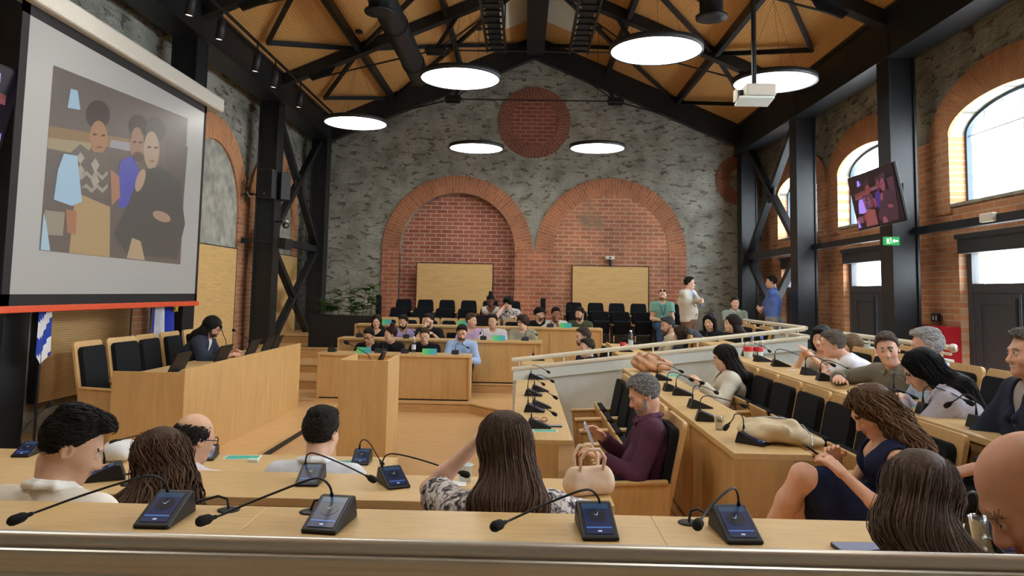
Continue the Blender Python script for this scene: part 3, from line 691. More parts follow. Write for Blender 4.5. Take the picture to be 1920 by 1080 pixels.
dup(cb0, (3.62, 7.85, .34), PI/2, 'beech chair under the woman with light brown hair')['group'] = 'chairs of the highest right row'
# low chairs of the nearest rows
cn = None
for x, y, z, lb in ((-1.48, 2.62, .16, 'beech chair under the man in the cream polo shirt'), (-1.12, 2.7, .16, 'beech chair under the woman with dark curly hair'), (-.05, 2.72, .16, 'beech chair under the woman in the floral blouse'), (-1.5, 3.72, 0, 'beech chair under the balding man'), (-.94, 3.75, 0, 'beech chair under the man with cropped dark hair')):
    if cn is None: cn = make_chair(lb, .74, .23, False, 0, (x, y, z), False, 'chairs of the nearer rows', SH=.12)
    else: dup(cn, (x, y, z), 0, lb)
for x, lb in ((-.2, 'beech chair back under the steel rail, left of the middle'), (.5, 'beech chair back under the steel rail, right of the middle'), (.93, 'beech chair under the woman with long brown hair at the right'), (1.5, 'beech chair under the bald man at the right edge'), (-.85, 'beech chair back under the left half of the steel rail')):
    dup(cn, (x, 1.52, .34), 0, lb)['group'] = 'chairs behind the steel rail'
# far block: chairs facing the viewer
fc = None
rows = ((11.85, .14, (-2.42, -2.05, -1.5, -.98), 'front'), (12.95, .28, (-2.52, -2.06, -1.6, -1.2, -.82, -.42, .02), 'middle'), (14.02, .42, (-2.54, -2.14, -1.75, -1.4, -1.05, -.6, -.2, .28, .66, 1.06), 'rear'))
for y, z, xs, nm in rows:
    for i, x in enumerate(xs):
        lb = 'low beech chair facing the viewer behind the %s far desk, %s from the left' % (nm, ORD[i])
        if fc is None: fc = make_chair(lb, .80, .17, False, PI, (x, y, z), False, 'chairs of the far block', SH=.13)
        else: dup(fc, (x, y, z), PI, lb)
for x, y, z, lb in ((.84, 9.7, .14, 'beech chair under the man in a white shirt collar behind the barrier'), (.86, 10.3, .14, 'beech chair under the bearded man with short hair behind the barrier'), (1.95, 10.35, .28, 'beech chair under the woman hidden behind the grey haired man'), (1.98, 10.95, .28, 'beech chair under the grey haired man behind the barrier'), (2.95, 10.15, .42, 'beech chair under the woman with sunglasses on her head'), (2.95, 10.85, .42, 'beech chair under the woman with a pale necklace')):
    dup(cb0, (x, y, z), PI/2, lb)['group'] = 'chairs behind the white barrier'

def make_gallery(label, loc, group):
    t = thing('gallery_seat', label, 'seat', loc, PI, group)
    R = Matrix.Translation((0, -.12, .38)) @ Matrix.Rotation(.16, 4, 'X') @ Matrix.Translation((0, 0, .2)) @ Matrix.Rotation(PI/2, 4, 'X')
    m = MB(); m.T = R; m.prism([(-.17, -.2), (.17, -.2), (.19, -.1), (.165, .17), (.14, .2), (-.14, .2), (-.165, .17), (-.19, -.1)], -.045, .035); m.build('backrest', NAVYFAB, t, .022)
    m = MB(); m.T = Matrix.Translation((0, -.02, .34)) @ Matrix.Rotation(1.3, 4, 'X'); m.box(-.165, .165, 0, .26, -.03, .05); m.build('seat', NAVYFAB, t, .018)
    for s in (-1, 1):
        MB().box(s*.21-.014, s*.21+.014, -.16, .10, 0, .50).build('side_frame', STEELD, t, .004)
        MB().box(s*.21-.022, s*.21+.022, -.14, .12, .50, .525).build('arm_pad', BEECHC, t, .006)
    MB().box(-.16, .16, .02, .075, .08, .32).build('underseat_tray', mat('glossy_black_tray', (40, 42, 44), .15, .3, .05, 10), t, .01)
    return t
g0 = None
def grow(xs, y, z, nm):
    global g0
    for i, x in enumerate(xs):
        lb = 'black tip-up seat in the %s, %s from the left' % (nm, ORD[i])
        if g0 is None: g0 = make_gallery(lb, (x, y, z), 'gallery seats')
        else: dup(g0, (x, y, z), PI, lb)
xs_at = lambda pxs, y: [PY(p, 575, y).x for p in pxs]
grow(xs_at((755, 796, 837, 878, 919, 961), 16.4), 16.4, .76, 'last row under the left oak board')
grow(xs_at((745, 789, 831, 873, 915, 957), 15.3), 15.3, .60, 'next-to-last row under the left oak board')
grow(xs_at((1077, 1118, 1158, 1199, 1240, 1280), 16.4), 16.4, .76, 'last row under the right oak board')
grow(xs_at((1086, 1128, 1167, 1207, 1249), 15.3), 15.3, .60, 'next-to-last row under the right oak board')
for px, lb in ((710, 'narrow black upright loudspeaker at the left end of the last seats'), (1018, 'narrow black upright loudspeaker against the brick pier')):
    p = PY(px, 575, 16.9); t = thing('column_speaker', lb, 'loudspeaker', (p.x, 16.9, .76))
    MB().box(-.06, .06, -.06, .06, .02, .86).build('cabinet', RUBBER, t, .008); MB().box(-.05, .05, -.064, -.058, .06, .84).build('grille', FABRIC, t); MB().box(-.09, .09, -.09, .09, 0, .02).build('foot', STEELD, t)

# ------------------------------------------------------------------ barriers and rails
def slope_bar(mb, p0, p1, yw0, yw1, h0, h1):
    (x0, z0), (x1, z1) = p0, p1
    mb.hexa([(x0, yw0, z0+h0), (x1, yw0, z1+h0), (x1, yw1, z1+h0), (x0, yw1, z0+h0)], [(x0, yw0, z0+h1), (x1, yw0, z1+h1), (x1, yw1, z1+h1), (x0, yw1, z0+h1)])
t = thing('sloping_barrier', 'white sloping barrier wall with cream handrail across the middle of the hall', 'barrier', (0, 8.85, 0))
q0, q1 = (-.1, .86), (3.3, 1.29)
m = MB(); m.hexa([(q0[0], -.05, 0), (q1[0], -.05, 0), (q1[0], .05, 0), (q0[0], .05, 0)], [(q0[0], -.05, q0[1]), (q1[0], -.05, q1[1]), (q1[0], .05, q1[1]), (q0[0], .05, q0[1])]); m.build('wall_panel', WHITE, t, .003)
m = MB(); slope_bar(m, q0, q1, -.085, -.05, -.15, -.03); m.build('fascia_board', WHITE, t, .003)
m = MB(); slope_bar(m, (q0[0]-.02, q0[1]), (q1[0]+.15, q1[1]+.02), -.10, .07, -.03, .0); m.build('cap_board', CREAM, t, .004)
m = MB(); m.tube([(q0[0]-.02, 0, q0[1]+.085), (q1[0], 0, q1[1]+.085)], .026, 12); m.build('handrail', CREAM, t)
for k in range(7):
    x = -.03+k*.52; z = q0[1]+(q1[1]-q0[1])*(x-q0[0])/(q1[0]-q0[0]); m = MB(); m.tube([(x, 0, z-.01), (x, 0, z+.07)], .01, 8); m.build('rail_bracket', CREAM, t)
t = thing('low_barrier', 'low white barrier behind the women on the far side of the sloping handrail', 'barrier', (3.33, 8.95, .42))
MB().box(-.03, .03, 0, 2.35, 0, .86).build('wall_panel', WHITE, t, .003); MB().box(-.05, .05, 0, 2.35, .86, .885).build('cap_board', CREAM, t, .003)
MB().tube([(0, -.06, .965), (0, 2.4, .965)], .024, 12).build('handrail', CREAM, t)
for k in range(4): MB().tube([(0, .2+k*.65, .88), (0, .2+k*.65, .95)], .01, 8).build('rail_bracket', CREAM, t)
t = thing('low_barrier', 'low white barrier behind the smiling man in front of the dark doors', 'barrier', (4.0, 7.1, .34))
MB().box(-.03, .03, 0, 2.6, 0, .85).build('wall_panel', WHITE, t, .003)
MB().tube([(0, -.02, .96), (0, 2.6, .96)], .026, 12).build('handrail', CREAM, t); MB().tube([(0, .0, .90), (0, 2.6, .90)], .014, 10).build('lower_rail', CREAM, t)
MB().ball((0, -.04, .96), .042).build('end_ball', METAL, t)
for k in range(4): MB().tube([(0, .15+k*.75, .84), (0, .15+k*.75, .95)], .01, 8).build('rail_bracket', CREAM, t)
t = thing('low_barrier', 'plain low white wall between the sloping barrier and the black haired woman', 'barrier', (3.42, 8.72, .34))
MB().box(0, .55, -.03, .03, 0, .88).build('wall_panel', WHITE, t, .003)
# steel rail in front of the viewer
t = thing('steel_rail', 'wide brushed steel rail across the bottom of the picture', 'handrail', (0, .9, .5))
z = PY(960, 1062, .9).z-.5
m = MB(); m.tube([(-2.6, .012, z+.012), (2.6, .012, z+.012)], .0115, 16); m.build('upper_tube', METAL, t)
m = MB(); m.box(-2.6, 2.6, -.008, .016, z-.02, z+.008); m.build('flat_bar', METAL, t, .004)
m = MB(); m.tube([(-2.6, .0, z-.022), (2.6, .0, z-.022)], .009, 14); m.build('lower_tube', METAL, t)
for x in (-2.1, -1.25, 1.25, 2.1): MB().box(x-.02, x+.02, -.006, .01, 0, z-.02).build('post', METAL, t)
# ================================================================== people: smooth bodies from blended volumes
V = lambda *a: np.array(a, float)
class RC:                                             # tapered capsule
    def __init__(s, a, b, r1, r2, k=.02, i=0, op='u'):
        s.a, s.b, s.r1, s.r2, s.k, s.i, s.op = np.array(a, float), np.array(b, float), r1, r2, k, i, op
    def box(s): r = max(s.r1, s.r2)+s.k; return np.minimum(s.a, s.b)-r, np.maximum(s.a, s.b)+r
    def d(s, p):
        ab = s.b-s.a; L = ab@ab+1e-12; q = p-s.a.astype(np.float32)
        t = np.clip((q@ab.astype(np.float32))/L, 0, 1); q = q-t[..., None]*ab.astype(np.float32)
        return np.sqrt((q*q).sum(-1))-(s.r1+(s.r2-s.r1)*t)
class EL:                                             # ellipsoid in a rotated frame
    def __init__(s, c, r, R=None, o=None, k=.02, i=0, op='u'):
        R = np.eye(3) if R is None else R; o = V(0, 0, 0) if o is None else o
        s.R, s.c, s.r, s.k, s.i, s.op = R, R@np.array(c, float)+o, np.array(r, float), k, i, op
    def box(s): r = np.abs(s.R)@s.r+s.k; return s.c-r, s.c+r
    def d(s, p):
        q = (p-s.c.astype(np.float32))@s.R.astype(np.float32); r = s.r.astype(np.float32)
        k0 = np.sqrt(((q/r)**2).sum(-1)); k1 = np.sqrt(((q/(r*r))**2).sum(-1))+1e-6
        return k0*(k0-1)/k1
class FN:                                             # any function inside a box (used for cuts)
    def __init__(s, f, lo, hi, k=.005, i=0, op='s'): s.f, s.lo, s.hi, s.k, s.i, s.op = f, np.array(lo, float), np.array(hi, float), k, i, op
    def box(s): return s.lo, s.hi
    def d(s, p): return s.f(p)
def field(prims, h):
    bs = [q.box() for q in prims if q.op == 'u']
    lo = np.min([b[0] for b in bs], 0)-3*h; hi = np.max([b[1] for b in bs], 0)+3*h
    n = np.ceil((hi-lo)/h).astype(int)+1
    F = np.full(n, .5, np.float32); M = np.zeros(n, np.int8)
    for q in prims:
        a, b = q.box(); i0 = np.clip(np.floor((a-lo)/h).astype(int)-2, 0, n-1); i1 = np.clip(np.ceil((b-lo)/h).astype(int)+3, 1, n)
        if (i1 <= i0).any(): continue
        sl = tuple(slice(x, y) for x, y in zip(i0, i1))
        g = np.stack(np.meshgrid(*[(np.arange(x, y)*h+l).astype(np.float32) for x, y, l in zip(i0, i1, lo)], indexing='ij'), -1)
        d = q.d(g).astype(np.float32); f = F[sl]; k = max(q.k, 1e-4)
        if q.op == 'u':
            M[sl] = np.where(d < f, q.i, M[sl])
            t = np.clip(.5+.5*(f-d)/k, 0, 1); F[sl] = d*t+f*(1-t)-k*t*(1-t)
        else:
            d = -d; t = np.clip(.5-.5*(f-d)/k, 0, 1); F[sl] = d*t+f*(1-t)+k*t*(1-t)
    return F, M, lo
def surface(F, M, lo, h):
    S = F < 0; n = np.array(F.shape)
    c = np.zeros(n-1, np.int8)
    for dx in (0, 1):
        for dy in (0, 1):
            for dz in (0, 1): c += S[dx:n[0]-1+dx, dy:n[1]-1+dy, dz:n[2]-1+dz]
    I = np.argwhere((c > 0) & (c < 8)); idx = np.full(n-1, -1, np.int32); idx[tuple(I.T)] = np.arange(len(I))
    cor = [(a, b, d) for a in (0, 1) for b in (0, 1) for d in (0, 1)]
    val = {q: F[I[:, 0]+q[0], I[:, 1]+q[1], I[:, 2]+q[2]] for q in cor}
    acc = np.zeros((len(I), 3)); cnt = np.zeros(len(I))
    for q in cor:
        for ax in range(3):
            if q[ax]: continue
            r = list(q); r[ax] = 1; r = tuple(r); a, b = val[q], val[r]; m = (a < 0) != (b < 0)
            t = np.where(m, a/np.where(m, a-b, 1), 0); p = np.tile(np.array(q, float), (len(I), 1)); p[:, ax] += t
            acc += p*m[:, None]; cnt += m
    pos = lo+(I+acc/cnt[:, None])*h
    mid = M[I[:, 0], I[:, 1], I[:, 2]]
    quads = []
    for ax in range(3):
        u, w = (ax+1) % 3, (ax+2) % 3
        sl0 = [slice(1, -1)]*3; sl0[ax] = slice(0, -1); sl1 = list(sl0); sl1[ax] = slice(1, None)
        A, B = S[tuple(sl0)], S[tuple(sl1)]
        for flip, mk in ((False, A & ~B), (True, ~A & B)):
            E = np.argwhere(mk)
            if not len(E): continue
            off = np.ones(3, int); off[ax] = 0; E = E+off
            def cell(du, dw): e = E.copy(); e[:, u] -= du; e[:, w] -= dw; return idx[e[:, 0], e[:, 1], e[:, 2]]
            q = np.stack([cell(1, 1), cell(0, 1), cell(0, 0), cell(1, 0)], 1)
            quads.append(q[:, ::-1] if flip else q)
    Q = np.concatenate(quads) if quads else np.zeros((0, 4), int)
    Q = Q[(Q >= 0).all(1)]
    return pos, Q, mid[Q[:, 0]]
def mesh_from(name, pos, Q, mi, mats, parent):
    me = bpy.data.meshes.new(name); me.vertices.add(len(pos)); me.vertices.foreach_set('co', np.asarray(pos, np.float32).ravel())
    k = Q.shape[1]
    me.loops.add(Q.size); me.loops.foreach_set('vertex_index', Q.astype(np.int32).ravel())
    me.polygons.add(len(Q)); me.polygons.foreach_set('loop_start', np.arange(len(Q), dtype=np.int32)*k)
    for m in mats: me.materials.append(m)
    me.polygons.foreach_set('material_index', np.asarray(mi, np.int32)); me.polygons.foreach_set('use_smooth', np.ones(len(Q), bool))
    me.update(calc_edges=True); me.validate()
    o = bpy.data.objects.new(name, me); COL.objects.link(o); o.parent = parent; return o
def blob(name, prims, h, mats, parent, extra=None, post=None):
    F, M, lo = field(prims, h)
    if post: post(F, lo, h)
    pos, Q, mi = surface(F, M, lo, h)
    if extra is not None:
        ev, ef, em = extra; Q = np.concatenate([Q, ef+len(pos)]); pos = np.concatenate([pos, ev]); mi = np.concatenate([mi, em])
    return mesh_from(name, pos, Q, mi, mats, parent)
def rotz(a): c, s = math.cos(a), math.sin(a); return np.array([[c, -s, 0], [s, c, 0], [0, 0, 1.]])
def rotx(a): c, s = math.cos(a), math.sin(a); return np.array([[1., 0, 0], [0, c, -s], [0, s, c]])
def roty(a): c, s = math.cos(a), math.sin(a); return np.array([[c, 0, s], [0, 1., 0], [-s, 0, c]])
unit = lambda v: v/(np.linalg.norm(v)+1e-9)

def skinmat(rgb):
    nm = 'skin_%d_%d_%d' % rgb
    if nm in MATS: return MATS[nm]
    m = mat(nm, rgb, .5, 0, .04, 30, spec=.35); b = m.node_tree.nodes['Principled BSDF']
    b.inputs['Subsurface Weight'].default_value = .05; b.inputs['Subsurface Radius'].default_value = (.02, .008, .004); b.inputs['Subsurface Scale'].default_value = .3
    return m
def hairmat(rgb, var=.16): return mat('hair_%d_%d_%d' % rgb, rgb, .62, 0, var, 9, .35, stretch=(14, 14, 1.2), spec=.22)
def cloth(rgb, var=.03): return mat('cloth_%d_%d_%d' % rgb, rgb, .88, 0, var, 26, .25, spec=.2)
EYEW, IRIS, LIP = mat('eye_white', (212, 204, 196), .4), mat('iris_brown', (36, 26, 20), .3), {}

def head_prims(R, o, female, beard, hcol, s=1.0, smile=False):
    e = lambda c, r, **k: EL(np.array(c)*s, np.array(r)*s, R, o, **k)
    c = lambda a, b, r1, r2, **k: RC(R@(np.array(a)*s)+o, R@(np.array(b)*s)+o, r1*s, r2*s, **k)
    j = .92 if female else 1
    P = [e((0, -.014, .032), (.074, .094, .084), k=.02), e((0, .016, -.03), (.0605*j, .068, .088), k=.03), e((0, .03, -.075), (.047*j, .05, .036), k=.03),
         c((0, .066, -.094), (0, .066, -.094), .019*j, .019*j, k=.025), c((-.028, .073, .021), (.028, .073, .021), .013, .013, k=.02)]
    for x in (-1, 1): P += [e((x*.034, .052, -.026), (.027, .028, .03), k=.025), e((x*.029, .094, .0), (.017, .018, .012), k=.014, op='s')]
    P += [c((0, .083, .006), (0, .104, -.033), .0075, .0125, k=.012)]
    for x in (-1, 1): P += [e((x*.0115, .094, -.037), (.009, .011, .009), k=.008)]
    if beard:
        P += [e((0, .036, -.08), (.054, .056, .043), k=.012, i=4), e((0, .082, -.052), (.028, .014, .007), k=.008, i=4)]
        for x in (-1, 1): P += [c((x*.0655, .010, -.022), (x*.05, .03, -.075), .006, .0175, k=.014, i=4)]
    if smile:
        for x in (-1, 1): P += [c((x*.031, .0735, -.053), (0, .0875, -.0575), .0036, .0042, k=.004, i=1), c((x*.031, .0735, -.0535), (0, .0845, -.072), .0036, .0046, k=.004, i=1), e((x*.040, .058, -.034), (.016, .018, .016), k=.02)]
        P += [e((0, .0855, -.0635), (.023, .0085, .0058), k=.002, i=2)]
    else: P += [e((0, .0845, -.061), (.0235, .011, .0055), k=.006, i=1), e((0, .083, -.069), (.02, .0115, .006), k=.006, i=1)]
    for x in (-1, 1):
        P += [e((x*.03, .0765, -.001), (.0118, .0125, .0062), k=.002, i=2), e((x*.030, .0855, -.001), (.0066, .005, .0058), k=.001, i=3),
              c((x*.014, .0905, .0215), (x*.030, .0865, .0235), .0056, .0052, k=.003, i=4), c((x*.030, .0865, .0235), (x*.046, .0745, .0205), .0052, .0040, k=.003, i=4), c((x*.017, .087, .0085), (x*.044, .073, .008), .005, .004, k=.004, i=0)]
        P += [e((x*.0765, -.012, -.004), (.010, .02, .031), k=.008), e((x*.081, -.006, -.003), (.006, .010, .018), k=.006, op='s')]
    return P

def hand_prims(W, d, n, side, s=1.0, curl=.5, h=.006, fist=False):
    """palm, four fingers and a thumb leaving the side of the palm"""
    d = unit(d); n = unit(n-d*(n@d)); l = np.cross(d, n)*side; rm = max(.0078*s, h*.95)
    P = []
    for t in (-.026, 0, .026): P.append(RC(W+l*t*.6*s+d*.005, W+d*.085*s+l*t*s, .016*s, .0135*s, k=.018))
    for q, (t, L) in enumerate(((.032, .072), (.011, .082), (-.011, .077), (-.031, .06))):
        b = W+d*.088*s+l*t*s; dd = d+l*t*1.5; a = curl*(.9+.12*q); p = b
        for sg in range(3):
            dd = unit(dd*math.cos(a*(.6 if sg == 0 else .9))+n*math.sin(a*(.6 if sg == 0 else .9))); ln = L*s*(.45, .31, .24)[sg]
            P.append(RC(p, p+dd*ln, rm*(1.08-.08*sg), rm*(1.0-.08*sg), k=.006)); p = p+dd*ln
    b = W+d*.028*s+l*.026*s; t1 = unit(d*.62+l*.62+n*.35); p = b+t1*.045*s
    P += [RC(b, p, rm*1.5, rm*1.2, k=.012), RC(p, p+unit(d*.85+l*.2+n*.35)*.05*s, rm*1.12, rm*.95, k=.006)]
    return P
def ik(S, W, l1, l2, hint):
    v = W-S; D = np.linalg.norm(v)
    if D > (l1+l2)*.985: W = S+v*((l1+l2)*.985/D); v = W-S; D = np.linalg.norm(v)
    a = (l1*l1-l2*l2+D*D)/(2*D); hh = math.sqrt(max(l1*l1-a*a, 0)); u = v/D; p = hint-u*(hint@u); p = unit(p)
    return S+u*a+p*hh, W

def hair_prims(style, R, o, s, back):
    """hair volume in the head frame; returns prims, axis of hanging hair"""
    e = lambda c, r, **k: EL(np.array(c)*s, np.array(r)*s, R, o, **k)
    w = lambda c: R@(np.array(c)*s)+o
    def cut(ys, zs, front=.2):
        ysa, zsa = np.array(ys)*s, np.array(zs)*s
        def f(p):
            q = (p-o.astype(np.float32))@R.astype(np.float32)
            return (q[..., 2]-np.interp(q[..., 1], ysa, zsa))*.8
        r = .26*s; return FN(lambda p: f(p), o-r, o+r, k=.016)
    std = cut([-.12, -.075, -.03, -.008, .012, .035, .06, .1], [-.082, -.062, -.035, -.012, .014, .05, .076, .086])
    hi = cut([-.12, -.075, -.03, -.008, .012, .035, .06, .1], [-.07, -.05, -.02, .01, .02, .05, .072, .08])
    face = e((0, .088, -.032), (.064, .066, .104), k=.01, op='s')
    cap = lambda g: e((0, -.014, .034), (.074+g, .094+g, .085+g), k=.015)
    if style == 'buzz': return [cap(.005), hi]
    if style == 'short': return [cap(.0065), e((0, .03, .094), (.056, .06, .03), k=.02), e((0, -.02, .096), (.058, .068, .032), k=.02), std]
    if style == 'quiff': return [cap(.006), e((0, .045, .100), (.052, .045, .034), k=.02), e((0, -.02, .100), (.062, .074, .038), k=.02), e((.0, .068, .098), (.042, .026, .02), k=.02), hi]
    if style == 'afro': return [cap(.011), e((0, .0, .092), (.07, .082, .04), k=.02), std]
    if style == 'mop': return [cap(.02), e((0, .04, .085), (.075, .065, .05), k=.02), e((0, -.06, .0), (.08, .055, .07), k=.02)]+[e((x*.07, .02, .03), (.022, .04, .045), k=.015) for x in (-1, 1)]+[e((0, .10, -.05), (.058, .05, .092), k=.01, op='s')]
    if style == 'balding':
        return [e((0, -.018, .012), (.0815, .097, .078), k=.015), cut([-.12, -.08, -.03, .0, .02, .05], [-.078, -.062, -.03, -.008, .0, .2]), e((0, .012, .118), (.072, .088, .060), k=.012, op='s')]
    if style == 'shaved': return [cap(.003), cut([-.12, -.075, -.03, .0, .03, .05], [-.06, -.05, -.02, .02, .04, .3]), e((0, .0, .12), (.085, .1, .075), k=.012, op='s')]
    if style == 'bun': return [cap(.009), std, e((0, -.05, .135), (.042, .042, .04), k=.012), e((.01, -.06, .165), (.026, .026, .02), k=.02)]
    if style == 'cap': return [cap(.014), cut([-.12, -.05, .0, .06, .1], [-.03, -.01, .02, .045, .05]), e((0, .115, .05), (.055, .05, .009), k=.008)]
    P = [cap(.010), e((0, -.03, .04), (.082, .096, .087), k=.02)]
    nk = w((0, -.062, -.09)); sd = [w((x*.07, -.015, -.05)) for x in (-1, 1)]
    if style == 'bob':
        for x in (-1, 1): P += [RC(w((x*.07, .01, .03)), w((x*.078, .0, -.10)), .034*s, .03*s, k=.03)]
        P += [RC(w((0, -.06, .02)), w((0, -.065, -.09)), .075*s, .062*s, k=.03), e((0, .06, .082), (.06, .035, .03), k=.02)]
        return P+[e((0, .096, -.040), (.061, .058, .104), k=.01, op='s')]
    # hanging hair: from the nape along the back
    b0, b1, wd = back
    for x in (-1, 1): P += [RC(w((x*.062, -.01, .02)), w((x*.066, -.02, -.11)), .026*s, .026*s, k=.03)]
    P += [RC(w((0, -.06, .0)), nk, .066*s, .062*s, k=.04)]
    lat = R@V(1, 0, 0); lat[2] = 0; lat = unit(lat)
    for t in (-1, -.5, 0, .5, 1): P += [RC(nk+lat*t*.03*s, b0+lat*t*wd*.5, .05*s, .042*s, k=.05), RC(b0+lat*t*wd*.5, b1+lat*t*wd*.40+V(0, 0, .05*abs(t)), .042*s, .03*s, k=.06)]
    return P+[face]
def vol(prims, p):
    f = np.full(p.shape[:-1], .5, np.float32)
    for q in prims:
        d = q.d(p.astype(np.float32)).astype(np.float32); k = q.k
        if q.op == 'u': t = np.clip(.5+.5*(f-d)/k, 0, 1); f = d*t+f*(1-t)-k*t*(1-t)
        else: d = -d; t = np.clip(.5-.5*(f-d)/k, 0, 1); f = d*t+f*(1-t)+k*t*(1-t)
    return f
def strands(prims, axis, phis, n, rad, curl=0, freq=30, seed=1, mats=2, z1=None, part=True, jit=.004):
    """locks of hair lying on the hair volume"""
    rg = np.random.default_rng(seed); A = np.array(axis)
    T = np.linspace(0, 1, 22); cum = np.concatenate([[0], np.cumsum(np.linalg.norm(np.diff(A, axis=0), axis=1))]); cum /= cum[-1]
    C = np.stack([np.interp(T, cum, A[:, i]) for i in range(3)], 1)
    ph = rg.uniform(phis[0], phis[1], n); ends = rg.uniform(.72, 1.03, n); beg = rg.uniform(0, .05, n)
    V_, Fc, Mi = [], [], []
    tt = beg[:, None]+(ends-beg)[:, None]*np.linspace(0, 1, 34)[None]
    ctr = np.stack([np.interp(tt, T, C[:, i]) for i in range(3)], -1)
    drift = rg.normal(0, .10, n)[:, None]*np.linspace(0, 1, 34)[None]
    pa = ph[:, None]+drift; dr = np.stack([np.cos(pa), np.sin(pa), np.zeros_like(pa)], -1)
    rr = np.linspace(.30, .0, 61); best = np.zeros(pa.shape)
    for r in rr[:-1]:
        f = vol(prims, ctr+dr*r); best = np.where((best == 0) & (f < 0), r, best)
    ok = best > .004
    wob = rg.uniform(0, 6.28, n)[:, None]; L = cum[-1]
    zz = tt*freq
    off = curl*np.sin(zz+wob)+rg.normal(0, jit, n)[:, None]
    tan = np.stack([-np.sin(pa), np.cos(pa), np.zeros_like(pa)], -1)
    pts = ctr+dr*(best+off*.8+.002)[..., None]+tan*(curl*1.3*np.cos(zz+wob*1.7))[..., None]
    w = rad*np.clip(np.sin(np.clip(np.linspace(0, 1, 34), .08, .97)*PI)**.5, .3, 1)
    fr = rg.uniform(.7, 1.5, n)
    for i in range(n):
        g = np.argwhere(ok[i]).ravel()
        if len(g) < 5: continue
        p = pts[i, g]; d = np.gradient(p, axis=0); d /= np.linalg.norm(d, axis=1)[:, None]+1e-9
        e1 = dr[i, g]; e2 = np.cross(d, e1); ww = (w[g]*fr[i])[:, None]; o = sum(len(v) for v in V_)
        vs = np.stack([p+e2*ww*1.3, p+e1*ww*.8, p-e2*ww*1.3], 1).reshape(-1, 3); V_.append(vs); m = len(g)
        base = o+np.arange(m-1)[:, None]*3
        q = np.concatenate([base+[0, 1, 4, 3], base+[1, 2, 5, 4], base+[2, 0, 3, 5]]); Fc.append(q); Mi += [int(rg.integers(0, mats))]*len(q)
    return np.concatenate(V_), np.concatenate(Fc), np.array(Mi)

def tufts(prims, R, o, n, L, rad, seed, wild=.25, flow=(0, -1, -.35)):
    """short locks lying on the hair surface"""
    rg = np.random.default_rng(seed); u = rg.normal(size=(n*3, 3)); u /= np.linalg.norm(u, axis=1)[:, None]
    c = o+R@V(0, -.01, .03); best = np.zeros(len(u))
    for r in np.linspace(.2, .02, 73):
        f = vol(prims, c+u*r); best = np.where((best == 0) & (f < 0), r, best)
    p = c+u*best[:, None]; e = .004
    surf = (best > .05)
    g = np.stack([vol(prims, p+np.eye(3)[k]*e)-vol(prims, p-np.eye(3)[k]*e) for k in range(3)], 1); g /= np.linalg.norm(g, axis=1)[:, None]+1e-9
    low = np.linalg.norm(p-c, axis=1)
    keep = np.argwhere(surf & ((u*g).sum(1) > .55)).ravel()[:n]
    if not len(keep): return None
    p, g = p[keep], g[keep]; m = len(p)
    d = (R@np.array(flow))[None]+rg.normal(0, wild, (m, 3)); d -= g*(d*g).sum(1)[:, None]; d /= np.linalg.norm(d, axis=1)[:, None]+1e-9
    w = np.cross(d, g); Ls = L*rg.uniform(.6, 1.3, m)[:, None]; VV, QQ = [], []
    prof = ((-.25, -.3, .45), (.2, .9, 1.), (.65, .9, .75), (1., .0, .1))
    for t, lift, wd in prof:
        q = p+d*Ls*t+g*(rad*lift+.001) - g*(Ls*Ls*t*t*4.5)
        VV.append(np.stack([q+w*rad*wd*1.5, q+g*rad*wd, q-w*rad*wd*1.5], 1))
    X = np.stack(VV, 1).reshape(m, -1, 3); base = np.arange(m)[:, None]*12
    for k in range(3):
        for a, b in ((0, 1), (1, 2), (2, 0)): QQ.append(base+[k*3+a, k*3+b, k*3+3+b, k*3+3+a])
    mi = np.tile(rg.integers(0, 3, m), 9)
    return X.reshape(-1, 3), np.concatenate(QQ), mi
def rough(amp, fr):
    def f(F, lo, h):
        g = [np.arange(n)*h+l for n, l in zip(F.shape, lo)]
        x, y, z = np.meshgrid(*[v.astype(np.float32) for v in g], indexing='ij')
        F += amp*(np.sin(fr*x+2*np.sin(fr*.6*y))*np.sin(fr*1.1*y+1.5*np.sin(fr*.5*z))+.6*np.sin(fr*1.7*z+x*fr))
    return f
